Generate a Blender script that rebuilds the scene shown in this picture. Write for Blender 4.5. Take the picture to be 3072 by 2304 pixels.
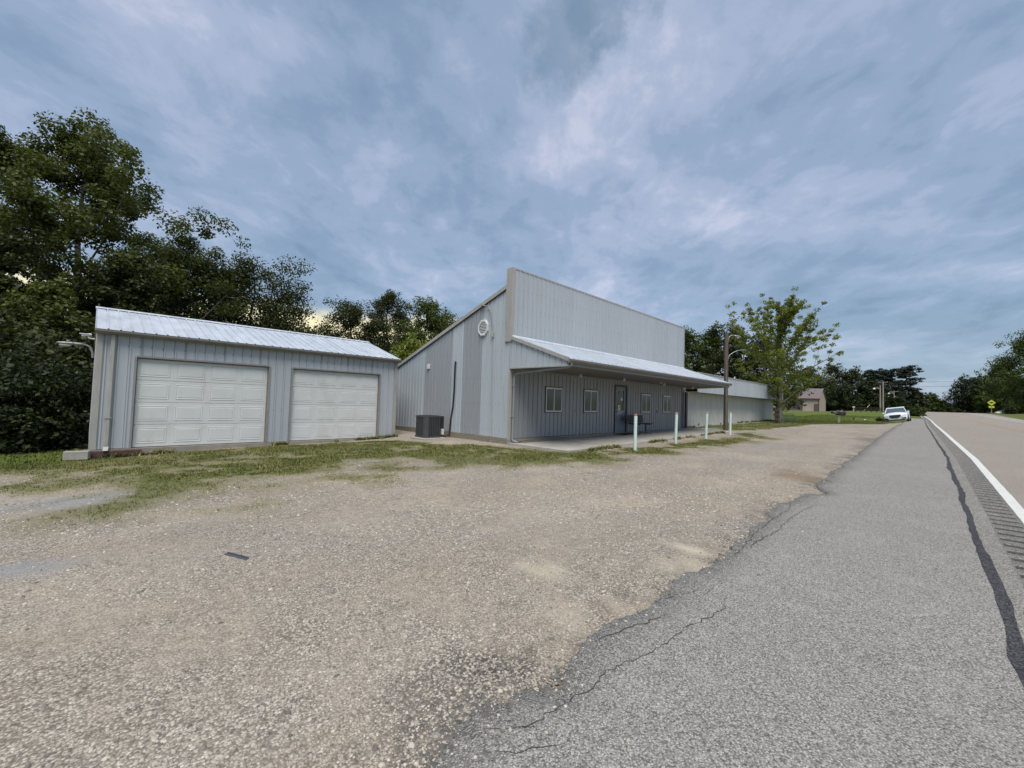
import bpy, bmesh, math, random
import numpy as np
from mathutils import Vector, Matrix
R = math.radians
random.seed(7)
for o in list(bpy.data.objects): bpy.data.objects.remove(o)
scene = bpy.context.scene
COL = scene.collection

# ------------------------------------------------------------------ camera
IMW, IMH, FPX = 3072.0, 2304.0, 1258.45
PITCH, ROLL, YAW, CAMH = 0.04084, 0.03138, 0.78316, 1.25
_cy, _sy, _cp, _sp = math.cos(YAW), math.sin(YAW), math.cos(PITCH), math.sin(PITCH)
F = np.array([_cy*_cp, _sy*_cp, _sp]); Rv = np.array([_sy, -_cy, 0.0]); Uv = np.cross(Rv, F)
CR = math.cos(ROLL)*Rv + math.sin(ROLL)*Uv
CU = -math.sin(ROLL)*Rv + math.cos(ROLL)*Uv
cd = bpy.data.cameras.new('camera'); cam = bpy.data.objects.new('camera', cd); COL.objects.link(cam)
cd.sensor_width = 36; cd.sensor_fit = 'HORIZONTAL'; cd.lens = FPX/IMW*36
cd.clip_start = .05; cd.clip_end = 6000
mw = Matrix.Identity(4)
for i in range(3):
    mw[i][0] = CR[i]; mw[i][1] = CU[i]; mw[i][2] = -F[i]
mw[2][3] = CAMH
cam.matrix_world = mw
scene.camera = cam

# ------------------------------------------------------------------ light, exposure
scene.view_settings.view_transform = 'Standard'
scene.view_settings.look = 'None'
scene.view_settings.gamma = 1
scene.view_settings.use_curve_mapping = False
scene.view_settings.exposure = 1.4
SUN_EL, SUN_AZ = R(62), R(226)          # azimuth of the bright part of the overcast, from +X towards +Y
sd = bpy.data.lights.new('sun', 'SUN'); sd.energy = 1.5; sd.angle = R(38); sd.color = (1, .945, .87)
sun = bpy.data.objects.new('sun', sd); COL.objects.link(sun)
sdir = Vector((math.cos(SUN_EL)*math.cos(SUN_AZ), math.cos(SUN_EL)*math.sin(SUN_AZ), math.sin(SUN_EL)))
sun.rotation_euler = sdir.to_track_quat('Z', 'Y').to_euler(); sun.location = (0, 0, 60)

def ND(nt, t, **kw):
    n = nt.nodes.new(t)
    for k, v in kw.items():
        if k in ('ins',):
            for a, b in v.items(): n.inputs[a].default_value = b
        else: setattr(n, k, v)
    return n
def math_(nt, op, a, b=None, c=None, clamp=False):
    n = nt.nodes.new('ShaderNodeMath'); n.operation = op; n.use_clamp = clamp
    for i, x in enumerate((a, b, c)):
        if x is None: continue
        if isinstance(x, (int, float)): n.inputs[i].default_value = x
        else: nt.links.new(x, n.inputs[i])
    return n.outputs[0]
def mixc(nt, fac, a, b, mode='MIX'):
    n = nt.nodes.new('ShaderNodeMix'); n.data_type = 'RGBA'; n.blend_type = mode
    for s, x in ((n.inputs[0], fac), (n.inputs[6], a), (n.inputs[7], b)):
        if isinstance(x, (int, float)): s.default_value = x
        elif isinstance(x, (tuple, list)): s.default_value = (*x[:3], 1)
        else: nt.links.new(x, s)
    return n.outputs[2]
def ramp(nt, fac, stops, interp='LINEAR'):
    n = nt.nodes.new('ShaderNodeValToRGB'); cr = n.color_ramp; cr.interpolation = interp
    while len(cr.elements) > 1: cr.elements.remove(cr.elements[-1])
    for i, (p, c) in enumerate(stops):
        e = cr.elements[0] if i == 0 else cr.elements.new(p)
        e.position = p
        e.color = (c, c, c, 1) if isinstance(c, (int, float)) else (*c, 1)
    nt.links.new(fac, n.inputs[0]); return n.outputs[0]
def noise(nt, vec, scale, detail=3, rough=.55, dist=0):
    n = nt.nodes.new('ShaderNodeTexNoise')
    n.inputs['Scale'].default_value = scale; n.inputs['Detail'].default_value = detail
    n.inputs['Roughness'].default_value = rough; n.inputs['Distortion'].default_value = dist
    if vec is not None: nt.links.new(vec, n.inputs['Vector'])
    return n.outputs['Fac']

world = bpy.data.worlds.new('World'); scene.world = world; world.use_nodes = True
wt = world.node_tree; wt.nodes.clear()
wo = wt.nodes.new('ShaderNodeOutputWorld'); bg = wt.nodes.new('ShaderNodeBackground'); wt.links.new(bg.outputs[0], wo.inputs[0])
bg.inputs['Strength'].default_value = .1
sky = wt.nodes.new('ShaderNodeTexSky'); sky.sky_type = 'NISHITA'; sky.sun_disc = False
sky.sun_elevation = SUN_EL; sky.sun_rotation = R(90) - SUN_AZ
tc = wt.nodes.new('ShaderNodeTexCoord')
dirn = tc.outputs['Generated']
def dotv(v):
    n = wt.nodes.new('ShaderNodeVectorMath'); n.operation = 'DOT_PRODUCT'; wt.links.new(dirn, n.inputs[0]); n.inputs[1].default_value = v; return n.outputs['Value']
SA = YAW - R(4)                          # the cloud streets run away from the viewer along this heading
du = dotv((math.cos(SA), math.sin(SA), 0)); dv = dotv((math.sin(SA), -math.cos(SA), 0)); dz = dotv((0, 0, 1))
den = math_(wt, 'ADD', math_(wt, 'MAXIMUM', dz, 0.0), .20)
uu = math_(wt, 'DIVIDE', du, den); vv = math_(wt, 'DIVIDE', dv, den)
def cvec(su, sv, off=0):
    n = wt.nodes.new('ShaderNodeCombineXYZ')
    wt.links.new(math_(wt, 'MULTIPLY_ADD', uu, su, off), n.inputs[0]); wt.links.new(math_(wt, 'MULTIPLY', vv, sv), n.inputs[1]); return n.outputs[0]
c1 = noise(wt, cvec(.62, .80, 9.2), 1.75, 7, .55, .35)
c2 = noise(wt, cvec(1.0, 1.25, 11.3), 4.6, 8, .62, .3)
c3 = noise(wt, cvec(.5, .6, 15.639999999999999), .7, 3, .5)
cc = math_(wt, 'ADD', math_(wt, 'MULTIPLY', c1, .50), math_(wt, 'ADD', math_(wt, 'MULTIPLY', c2, .24), math_(wt, 'MULTIPLY', c3, .26)))
K = 4.15
def kc(r, g, b): return (r*K, g*K, b*K)
cl = ramp(wt, cc, [(.38, kc(.155, .235, .345)), (.45, kc(.215, .305, .43)), (.505, kc(.28, .365, .50)), (.55, kc(.365, .43, .575)), (.615, kc(.53, .56, .685))], 'EASE')
# a ragged dark scrap of lower cloud high overhead
for spx, spy, c0, c1_ in ((1680, 150, .9960, .9990), (1835, 25, .9972, .9995)):
    sc_ = F + (spx-IMW/2)/FPX*CR - (spy-IMH/2)/FPX*CU; sc_ = sc_/np.linalg.norm(sc_)
    scr = math_(wt, 'ADD', dotv(tuple(sc_)), math_(wt, 'MULTIPLY', math_(wt, 'SUBTRACT', noise(wt, dirn, 11, 6, .62), .5), .0115))
    cl = mixc(wt, math_(wt, 'MULTIPLY', math_(wt, 'MULTIPLY', math_(wt, 'SUBTRACT', scr, c0), 1/(c1_-c0), clamp=True), .62), cl, kc(.15, .235, .33))
# paler, hazier towards the horizon
hz = ramp(wt, dz, [(0.0, 1.0), (.07, .75), (.22, .2), (.5, 0.0)], 'EASE')
cl = mixc(wt, math_(wt, 'MULTIPLY', hz, .45), cl, kc(.27, .37, .455))
col = mixc(wt, .9, sky.outputs[0], cl)
# clear strip under the cloud deck where the low sun has gone down, behind the woods
ga = math.atan2(.963, .269)
gd_ = dotv((math.cos(ga), math.sin(ga), 0))
g1 = ramp(wt, gd_, [(.80, 0.0), (.965, 1.0)], 'EASE')
gn = math_(wt, 'ADD', dz, math_(wt, 'MULTIPLY', math_(wt, 'SUBTRACT', c2, .5), .07))
g2 = ramp(wt, gn, [(.155, 1.0), (.20, 0.0)], 'EASE')
col = mixc(wt, math_(wt, 'MULTIPLY', g1, g2), col, kc(.95, .87, .58))
# below the horizon: plain ground tone
gb = ramp(wt, dz, [(0.0, 1.0), (.002, 0.0)])
wt.links.new(col, bg.inputs[0])

# ------------------------------------------------------------------ terrain functions
PXP = np.array([-400, -60, 0, 40, 65, 100, 140, 170, 230, 400, 3000.]); PZP = np.array([-6.5, -1.2, -.3, .32, .45, 1.0, 1.75, 1.95, 1.2, -4, -60])
LZP = np.array([-6.5, -1.2, -.3, .32, .42, .72, 1.0, 1.15, 1.3, 1.0, -20])
def sm(a, b, x):
    t = np.clip((np.asarray(x, float)-a)/(b-a), 0, 1); return t*t*(3-2*t)
def _avg(X, Z):
    X = np.asarray(X, float); s = 0
    for o in (-8, -4, 0, 4, 8): s = s + np.interp(X + o*np.clip(np.abs(X)/30, 0, 1), PXP, Z)
    return s/5
def prof(X): return _avg(X, PZP)
def GZ(X, Y):
    X = np.asarray(X, float); Y = np.asarray(Y, float)
    z = prof(X)
    z = z + (_avg(X, LZP)-z)*sm(9, 24, Y)
    z = z - (.043+.022*sm(3, 0, X))*np.clip(Y-11.5, 0, 25)*(1-sm(7.3, 9.5, X))
    # bank on the far side of the road
    z = z + np.clip(-Y-10.2+np.clip((X-100)*.045, 0, 8), 0, 40)*.03*sm(40, 110, X)*(X < 1500)
    z = np.where((Y < -9) & (X > 150), np.maximum(z, np.minimum(2.1, 1.9+.03*(-Y-9))*sm(400, 300, X) + z*sm(300, 400, X)), z)
    # roadside dip where the car stands
    z = z - .40*sm(1.0, 3.4, Y)*sm(8, 5, Y)*sm(54, 57.5, X)*sm(68, 65, X)
    return z
def gz(x, y): return float(GZ(x, y))
def ray(x, y):
    d = F + (x-IMW/2)/FPX*CR - (y-IMH/2)/FPX*CU; return d/np.linalg.norm(d)
C0 = np.array([0, 0, CAMH])
def hit(x, y):
    d = ray(x, y); ts = np.concatenate([np.linspace(1, 60, 2500), np.linspace(60, 300, 3000)])
    P = C0 + ts[:, None]*d; g = P[:, 2]-GZ(P[:, 0], P[:, 1]); i = np.where((g[:-1] > 0) & (g[1:] <= 0))[0]
    i = i[0] if len(i) else len(ts)-2
    return P[i]
def dep(x, y, D):
    d = ray(x, y); return C0 + d*(D/math.hypot(d[0], d[1]))
def mpp(x, D):                            # metres across per photo pixel at horizontal distance D
    th = math.atan((x-IMW/2)/FPX); return D*math.cos(th)**2/FPX
CWX = np.array([-60, 9, 18, 29, 45.5, 68, 100, 141, 200, 400.]); CWY = np.array([0, 0, .02, .24, .54, .77, 1.65, 2.89, 5.2, 15.])
def curve(X): return np.interp(X, CWX, CWY)

def _hash(ix, iy, s): 
    n = (ix*374761393 + iy*668265263 + s*974634541) & 0x7fffffff
    n = ((n ^ (n >> 13))*1274126177) & 0x7fffffff
    return ((n ^ (n >> 16)) & 0xffff)/65535.0
def vnoise(X, Y, s=0):
    X = np.asarray(X, float); Y = np.asarray(Y, float)
    ix = np.floor(X).astype(np.int64); iy = np.floor(Y).astype(np.int64); fx = X-ix; fy = Y-iy
    fx = fx*fx*(3-2*fx); fy = fy*fy*(3-2*fy)
    a = _hash(ix, iy, s); b = _hash(ix+1, iy, s); c = _hash(ix, iy+1, s); d = _hash(ix+1, iy+1, s)
    return (a*(1-fx)+b*fx)*(1-fy) + (c*(1-fx)+d*fx)*fy
def fbm(X, Y, s=0, o=4):
    t = 0; a = .5; n = 0
    for k in range(o):
        t = t + a*vnoise(X*2**k, Y*2**k, s+k*17); n += a; a *= .5
    return t/n
def poly_sd(X, Y, P):                     # signed distance, positive inside
    P = np.asarray(P)[:, :2]; ins = np.zeros(X.shape, bool); dmin = np.full(X.shape, 1e9)
    n = len(P)
    for i in range(n):
        x0, y0 = P[i]; x1, y1 = P[(i+1) % n]
        c = ((y0 > Y) != (y1 > Y)) & (X < (x1-x0)*(Y-y0)/((y1-y0) if y1 != y0 else 1e-9)+x0); ins ^= c
        ex, ey = x1-x0, y1-y0; t = np.clip(((X-x0)*ex+(Y-y0)*ey)/(ex*ex+ey*ey+1e-12), 0, 1)
        dmin = np.minimum(dmin, np.hypot(X-x0-t*ex, Y-y0-t*ey))
    return np.where(ins, dmin, -dmin)
def gp(L): return [hit(*u)[:2] for u in L]
PA = gp([(0, 1412), (200, 1418), (400, 1440), (650, 1442), (850, 1424), (1000, 1408), (1150, 1388), (1250, 1374), (1330, 1364), (1480, 1380), (1650, 1382), (1850, 1374), (1950, 1362), (2050, 1350), (2200, 1324), (2310, 1312), (2250, 1299), (2100, 1318), (1960, 1338), (1703, 1360), (1600, 1347), (1500, 1340), (1400, 1328), (1300, 1328), (1150, 1320), (900, 1335), (600, 1350), (400, 1360), (270, 1372), (150, 1376), (0, 1370)])
PB = gp([(-300, 1560), (0, 1505), (300, 1545), (420, 1522), (600, 1512), (780, 1502), (980, 1472), (1130, 1442), (1300, 1410), (1480, 1402), (1700, 1398), (1900, 1386), (2080, 1354), (2330, 1316), (2250, 1299), (2100, 1318), (1960, 1338), (1703, 1360), (1500, 1340), (1300, 1330), (900, 1345), (270, 1380), (0, 1378), (-300, 1390)])
PC = gp([(2120, 1294), (2256, 1291), (2331, 1285), (2422, 1277), (2445, 1272.5), (2445, 1268), (2300, 1266), (2056, 1283)])
PC += []
PG = [(8.2, 11.6), (8.45, 13.9), (8.2, 20), (9.6, 20), (9.6, 9.2), (9.2, 9.2)]         # gravel along the side wall
PL = [(36.9, 6.1), (44.6, 2.6), (52, 1.9), (75, 1.6), (78, -.1), (140, 2.4), (420, 10), (700, 40), (700, 500), (-300, 500), (-300, 13.4), (-3, 12.9), (0, 13.2), (0, 21), (9.5, 21), (9.5, 19), (24, 19), (24, 12), (36, 10)]
def grass_density(X, Y):
    n = fbm(X*1.1, Y*1.1, 3); n2 = fbm(X*.35, Y*.35, 9, 3)
    n3 = fbm(X*2.6, Y*2.6, 13, 3)
    a = sm(-.5, .6, poly_sd(X, Y, PA)+(n-.5)*1.5)*(.42+.58*sm(.36, .54, n3*.55+n*.45))
    b = sm(-.7, .6, poly_sd(X, Y, PB)+(n-.5)*1.8)*.62*(.32+.68*sm(.36, .58, n*.5+n2*.25+n3*.25))
    c = sm(-.2, .25, poly_sd(X, Y, PC)+(n-.5)*.9)
    l = sm(-.15, .2, poly_sd(X, Y, PL)+(n-.5)*.6)
    r = sm(-9.4, -9.9, Y-curve(X)*sm(60, 140, X)*0+(n-.5)*.3-0*X)
    g = np.maximum.reduce([a, b, c*(.55+.4*sm(.35, .6, n3)), l, r])
    g = g*(1-sm(-.1, .2, poly_sd(X, Y, PG)+(n-.5)*.5))
    return g

# ------------------------------------------------------------------ mesh helpers
class MB:
    def __init__(s): s.v = []; s.f = []; s.smooth = False
    def add(s, vs, fs):
        n = len(s.v); s.v += [tuple(map(float, v)) for v in vs]; s.f += [tuple(i+n for i in f) for f in fs]; return s
    def quad(s, a, b, c, d): return s.add([a, b, c, d], [(0, 1, 2, 3)])
    def box(s, x0, x1, y0, y1, z0, z1):
        return s.add([(x0, y0, z0), (x1, y0, z0), (x1, y1, z0), (x0, y1, z0), (x0, y0, z1), (x1, y0, z1), (x1, y1, z1), (x0, y1, z1)],
                     [(3, 2, 1, 0), (4, 5, 6, 7), (0, 1, 5, 4), (1, 2, 6, 5), (2, 3, 7, 6), (3, 0, 4, 7)])
    def bbox(s, x0, x1, y0, y1, z0, z1, b=.006):
        # box with chamfered edges
        v = []; 
        for sx in (0, 1):
            for sy in (0, 1):
                for sz in (0, 1):
                    X = (x0, x1)[sx]; Y = (y0, y1)[sy]; Z = (z0, z1)[sz]
                    ix = b*(1-2*sx); iy = b*(1-2*sy); iz = b*(1-2*sz)
                    v += [(X, Y+iy, Z+iz), (X+ix, Y, Z+iz), (X+ix, Y+iy, Z)]
        bm = bmesh.new(); bv = [bm.verts.new(p) for p in v]
        r = bmesh.ops.convex_hull(bm, input=bv)
        bm.verts.index_update(); vs = [tuple(q.co) for q in bm.verts]; fs = [tuple(q.index for q in f.verts) for f in bm.faces]
        bm.free(); return s.add(vs, fs)
    def tube(s, pts, rad, n=8, cap=True):
        pts = [np.array(p, float) for p in pts]; m = len(pts)
        rad = [rad]*m if isinstance(rad, (int, float)) else rad
        base = len(s.v); prev = None
        for i, p in enumerate(pts):
            t = pts[min(i+1, m-1)]-pts[max(i-1, 0)]; t = t/(np.linalg.norm(t)+1e-9)
            if prev is None:
                a = np.array([0, 0, 1.]) if abs(t[2]) < .9 else np.array([1., 0, 0]); u = np.cross(t, a)
            else: u = prev - t*np.dot(prev, t)
            u /= np.linalg.norm(u)+1e-9; prev = u; w = np.cross(t, u)
            for k in range(n):
                a = 2*math.pi*k/n; s.v.append(tuple(p+rad[i]*(math.cos(a)*u+math.sin(a)*w)))
        for i in range(m-1):
            for k in range(n):
                k2 = (k+1) % n; s.f.append((base+i*n+k, base+i*n+k2, base+(i+1)*n+k2, base+(i+1)*n+k))
        if cap:
            for off, rev in ((0, True), ((m-1)*n, False)):
                b2 = len(s.v); s.v += [s.v[base+off+k] for k in range(n)]; idx = tuple(b2+k for k in range(n)); s.f.append(idx[::-1] if rev else idx)
        return s
    def prism(s, poly, axis, a, b):       # poly in the two other axes, extruded along axis
        def P(u, v, w): return {'x': (w, u, v), 'y': (u, w, v), 'z': (u, v, w)}[axis]
        n = len(poly); vs = [P(u, v, a) for u, v in poly]+[P(u, v, b) for u, v in poly]
        fs = [tuple(range(n))[::-1], tuple(range(n, 2*n))]+[(i, (i+1) % n, n+(i+1) % n, n+i) for i in range(n)]
        return s.add(vs, fs)
    def build(s, name, mat, parent=None, smooth=False, local=False):
        me = bpy.data.meshes.new(name)
        off = (0, 0, 0)
        if parent is not None and not local: off = parent.get('_o', None) or (0, 0, 0)
        v = [(a[0]-off[0], a[1]-off[1], a[2]-off[2]) for a in s.v]
        me.from_pydata(v, [], s.f); me.update()
        if smooth or s.smooth:
            me.polygons.foreach_set('use_smooth', [True]*len(me.polygons))
        o = bpy.data.objects.new(name, me); COL.objects.link(o)
        if mat: me.materials.append(mat)
        if parent is not None:
            o.parent = parent; ORG[o.name] = off
            o['_o'] = off
        fixn(me)
        return o
ORG = {}
def fixn(me):
    bm = bmesh.new(); bm.from_mesh(me); bmesh.ops.recalc_face_normals(bm, faces=bm.faces); bm.to_mesh(me); bm.free()
def npmesh(name, V, Fq, mat, parent=None, smooth=False):
    me = bpy.data.meshes.new(name); V = np.asarray(V, np.float32); Fq = np.asarray(Fq, np.int32); k = Fq.shape[1]
    me.vertices.add(len(V)); me.vertices.foreach_set('co', V.ravel())
    me.loops.add(Fq.size); me.loops.foreach_set('vertex_index', Fq.ravel())
    me.polygons.add(len(Fq)); me.polygons.foreach_set('loop_start', np.arange(0, Fq.size, k, dtype=np.int32))
    if smooth: me.polygons.foreach_set('use_smooth', np.ones(len(Fq), bool))
    me.update(calc_edges=True)
    if mat: me.materials.append(mat)
    o = bpy.data.objects.new(name, me); COL.objects.link(o)
    if parent is not None: o.parent = parent
    return o
def thing(name, label, cat, loc=(0, 0, 0), group=None, rot=0):
    o = bpy.data.objects.new(name, None); COL.objects.link(o); o.location = loc; o.rotation_euler = (0, 0, rot)
    o['label'] = label; o['category'] = cat; o['_o'] = tuple(map(float, loc)); o.empty_display_size = .2
    if group: o['group'] = group
    return o
def tag(o, label, cat, group=None):
    o['label'] = label; o['category'] = cat
    if group: o['group'] = group
    return o
def struct(o): o['kind'] = 'structure'; return o
def stuff(o): o['kind'] = 'stuff'; return o
def kids(o): return [c for c in bpy.data.objects if c.parent == o]
def dup(o, loc, rot=None, label=None, parent=None, scale=None):
    c = o.copy(); COL.objects.link(c)
    if loc is not None: c.location = loc
    if rot is not None: c.rotation_euler = rot
    if scale is not None: c.scale = scale
    if label: c['label'] = label
    if parent is not None: c.parent = parent
    for k in kids(o):
        d = dup(k, None, parent=c)
    return c

# ------------------------------------------------------------------ materials
def newmat(name):
    m = bpy.data.materials.new(name); m.use_nodes = True; nt = m.node_tree
    b = nt.nodes['Principled BSDF']; return m, nt, b
def objc(nt, sc=(1, 1, 1), kind='Object'):
    t = nt.nodes.new('ShaderNodeTexCoord'); mp = nt.nodes.new('ShaderNodeMapping'); mp.inputs['Scale'].default_value = sc
    nt.links.new(t.outputs[kind], mp.inputs[0]); return mp.outputs[0]
def bump(nt, b, h, strength=.3, dist=.01):
    n = nt.nodes.new('ShaderNodeBump'); n.inputs['Strength'].default_value = strength; n.inputs['Distance'].default_value = dist
    nt.links.new(h, n.inputs['Height']); nt.links.new(n.outputs[0], b.inputs['Normal'])
def MAT(name, base, rough=.6, metal=0., var=.12, scale=3., stretch=(1, 1, 1), bmp=None, spec=.5, dirt=None, rnd=0.):
    m, nt, b = newmat(name)
    v = objc(nt, stretch)
    n = noise(nt, v, scale, 4, .6)
    lo = tuple(c*(1-var) for c in base); hi = tuple(min(1, c*(1+var)) for c in base)
    c = ramp(nt, n, [(.3, lo), (.7, hi)])
    if dirt:
        dn = noise(nt, objc(nt, dirt[2]), dirt[1], 5, .65)
        c = mixc(nt, ramp(nt, dn, [(dirt[3] if len(dirt) > 3 else .55, 0.), (.78, 1.)]), c, dirt[0])
    if rnd:
        g = nt.nodes.new('ShaderNodeObjectInfo')
        k = math_(nt, 'MULTIPLY_ADD', g.outputs['Random'], 2*rnd, 1-rnd)
        hs = nt.nodes.new('ShaderNodeHueSaturation'); nt.links.new(k, hs.inputs['Value']); nt.links.new(c, hs.inputs['Color']); c = hs.outputs[0]
    nt.links.new(c, b.inputs['Base Color'])
    b.inputs['Roughness'].default_value = rough; b.inputs['Metallic'].default_value = metal
    b.inputs['Specular IOR Level'].default_value = spec
    rr = math_(nt, 'MULTIPLY_ADD', n, .25, rough-.12); nt.links.new(rr, b.inputs['Roughness'])
    if bmp: bump(nt, b, noise(nt, v, bmp[0], 4, .6), bmp[1], bmp[2])
    return m
STK = (6, 6, .25)
m_panel = MAT('painted_steel', (.405, .435, .465), .42, 0, .035, 2.5, STK, (1.3, .15, .004), dirt=((.40, .42, .43), 2.2, (4, 4, .3), .6), rnd=.04)
m_panel_w = MAT('painted_steel_pale', (.415, .455, .485), .42, 0, .05, 2.5, STK, (1.3, .15, .004), dirt=((.38, .41, .41), 2.5, (5, 5, .35), .57), rnd=.04)
m_panel_d = MAT('weathered_steel', (.295, .315, .335), .5, 0, .08, 2.5, STK, (1.3, .2, .004), dirt=((.33, .345, .355), 3, (9, 9, .3), .6), rnd=.03)
m_porchw = MAT('porch_steel_shaded', (.30, .31, .32), .5, 0, .1, 2.5, STK, (1.3, .2, .004), dirt=((.27, .28, .28), 2.2, (5, 5, .4), .56), rnd=.04)  # store steel again, with the porch shade darkened into its colour
m_annex = MAT('annex_white_steel', (.56, .56, .52), .55, 0, .08, 2.2, STK, (1.5, .2, .004), dirt=((.33, .33, .29), 2.4, (6, 6, .25), .5), rnd=.03)
m_trim = MAT('trim', (.36, .35, .32), .5, 0, .1, 4, (3, 3, .5), dirt=((.25, .24, .22), 3, (3, 3, .6)))
m_gutter = MAT('brown_gutter', (.17, .155, .14), .5, 0, .15, 4)
m_trim_d = MAT('trim_dark_grey', (.24, .245, .25), .55, 0, .1, 4)  # plain darker grey of the trim
m_roof = MAT('galvanised', (.60, .64, .69), .38, .35, .1, 3, (1, .3, 1), dirt=((.44, .46, .48), 4, (2, .6, 2), .56), rnd=.04)
m_gdoor = MAT('garage_door_white', (.62, .635, .625), .45, 0, .04, 2, dirt=((.52, .52, .49), 1.5, (1, 1, .6)))
m_wood_trim = MAT('rusty_wood', (.22, .17, .13), .8, 0, .3, 6, (1, 1, 1))
m_conc = MAT('concrete', (.36, .34, .30), .85, 0, .14, 1.4, (1, 1, 1), (40, .3, .004), dirt=((.24, .22, .19), 1.6, (1, 1, 1), .5))
m_conc_l = MAT('concrete_curb', (.27, .25, .21), .85, 0, .14, 5, (1, 1, 1), (40, .3, .004))
m_redb = MAT('red_footing', (.085, .05, .045), .9, 0, .3, 8, (1, 1, 1), (30, .4, .01))
m_timber = MAT('grey_timber', (.21, .19, .14), .85, 0, .3, 6, (1, 1, 12), (14, .4, .006))
m_white = MAT('white_plastic', (.62, .63, .62), .45, 0, .04)
m_black = MAT('black_rubber', (.015, .015, .017), .6, 0, .2)
m_dkmetal = MAT('dark_metal', (.05, .052, .055), .5, .2, .2)
m_ac = MAT('ac_grey', (.06, .065, .068), .5, .1, .12)
m_acd = MAT('ac_dark', (.02, .023, .025), .6, 0, .2)
m_galv = MAT('galv_pipe', (.30, .31, .31), .4, .5, .12)
m_mint = MAT('mint_paint', (.60, .72, .675), .5, 0, .07, 4, (1, 1, .5), dirt=((.36, .38, .30), 4, (2, 2, 1), .62))
m_capred = MAT('faded_red_cap', (.36, .15, .11), .7, 0, .2, 12)
m_plate = MAT('plate_print', (.20, .12, .12), .6)
m_captan = MAT('rusty_cap', (.38, .32, .22), .8, 0, .3, 12)
m_pole = MAT('weathered_pole', (.105, .075, .06), .9, 0, .35, 5, (4, 4, .3), (12, .5, .01))
m_upole = MAT('utility_pole', (.30, .27, .24), .9, 0, .2, 5, (4, 4, .3))
m_soffit = MAT('soffit', (.15, .135, .125), .7, 0, .08)  # brownish, its colour darkened further to carry the shade under the porch
m_doorblue = MAT('door_blue_grey', (.20, .235, .275), .5, 0, .15, 4, (1, 1, .6), dirt=((.12, .14, .17), 4, (2, 2, 1)))
m_bench = MAT('bench_dark_wood', (.028, .022, .02), .6, 0, .3, 6)
m_paper = MAT('paper', (.68, .67, .60), .8, 0, .06, 9)
m_curtain = MAT('blinds', (.20, .215, .19), .8, 0, .15, 8, (1, 1, 4))
m_mat = MAT('door_mat', (.03, .02, .018), .95, 0, .3, 40)
m_steelbar = MAT('dark_strip', (.085, .095, .105), .45, .3, .15)
m_block = MAT('cinder_block', (.33, .32, .28), .95, 0, .16, 8, (1, 1, 1), (60, .5, .006))
m_bark = MAT('bark', (.075, .062, .05), .95, 0, .35, 5, (3, 3, .6), (9, .8, .03))
m_barkp = MAT('pale_bark', (.19, .175, .14), .95, 0, .4, 3, (2, 2, .7), (9, .6, .03))
m_tan = MAT('tan_steel', (.40, .33, .27), .6, 0, .06, 3, STK)
m_barnroof = MAT('brown_roof', (.17, .135, .13), .55, .1, .08, 3)
m_brown = MAT('brown_steel', (.10, .085, .075), .6, 0, .1, 3, STK)
m_maroon = MAT('maroon_trim', (.10, .03, .03), .6, 0, .15)
m_fence = MAT('dark_fence', (.03, .025, .025), .9, 0, .3, 5)
m_fgreen = MAT('green_gate_paint', (.05, .12, .07), .6, 0, .2)
m_paintw = MAT('car_white', (.72, .74, .77), .18, 0, .02)
m_paintb = MAT('car_silver_blue', (.42, .48, .54), .2, .2, .04)
m_tyre = MAT('tyre', (.02, .02, .02), .8, 0, .2)
m_rim = MAT('rim', (.25, .26, .27), .3, .7, .1)
m_chrome = MAT('lamp_glass', (.62, .64, .66), .12, .2, .1)
m_grille = MAT('grille', (.03, .033, .036), .35, .4, .2)
m_signy = MAT('sign_yellow', (.52, .56, .045), .5, 0, .05)
m_camo = MAT('camo_mailbox', (.035, .024, .024), .6, 0, .2, 10, dirt=((.50, .50, .48), 5, (1, 1, 1), .52))
m_post = MAT('weathered_post', (.33, .34, .27), .9, 0, .15, 6)
m_guard = MAT('yellow_guard', (.50, .46, .12), .6, 0, .1)
m_wire = MAT('wire', (.02, .02, .022), .5)
m_dirt = MAT('bare_earth', (.42, .33, .23), .95, 0, .15, 2)
def glass(name, base, rough=.06):
    m, nt, b = newmat(name); b.inputs['Base Color'].default_value = (*base, 1); b.inputs['Roughness'].default_value = rough
    b.inputs['Specular IOR Level'].default_value = .6; return m
m_glass = glass('window_glass', (.09, .098, .09), .12)
m_cglass = glass('car_glass', (.07, .10, .115), .05)
m_bulb = glass('lamp_globe', (.55, .55, .5), .3)

def leafmat(name, dark, mid, light, trans=.25):
    m, nt, b = newmat(name)
    g = nt.nodes.new('ShaderNodeNewGeometry')
    n = noise(nt, objc(nt), .45, 3, .6)
    f = math_(nt, 'ADD', math_(nt, 'MULTIPLY', g.outputs['Random Per Island'], .6), math_(nt, 'MULTIPLY', n, .55))
    c = ramp(nt, f, [(.2, dark), (.55, mid), (.95, light)])
    nt.links.new(c, b.inputs['Base Color']); b.inputs['Roughness'].default_value = .55; b.inputs['Specular IOR Level'].default_value = .3
    tr = nt.nodes.new('ShaderNodeBsdfTranslucent'); nt.links.new(mixc(nt, 1., c, (1.3, 1.35, .5), 'MULTIPLY'), tr.inputs[0])
    mx = nt.nodes.new('ShaderNodeMixShader'); mx.inputs[0].default_value = trans
    nt.links.new(b.outputs[0], mx.inputs[1]); nt.links.new(tr.outputs[0], mx.inputs[2])
    nt.links.new(mx.outputs[0], nt.nodes['Material Output'].inputs[0]); return m
lf_olive = leafmat('leaf_olive', (.032, .041, .011), (.066, .082, .018), (.12, .138, .03), .32)
lf_dark = leafmat('leaf_dark', (.016, .022, .009), (.037, .047, .014), (.076, .088, .024), .28)
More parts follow.
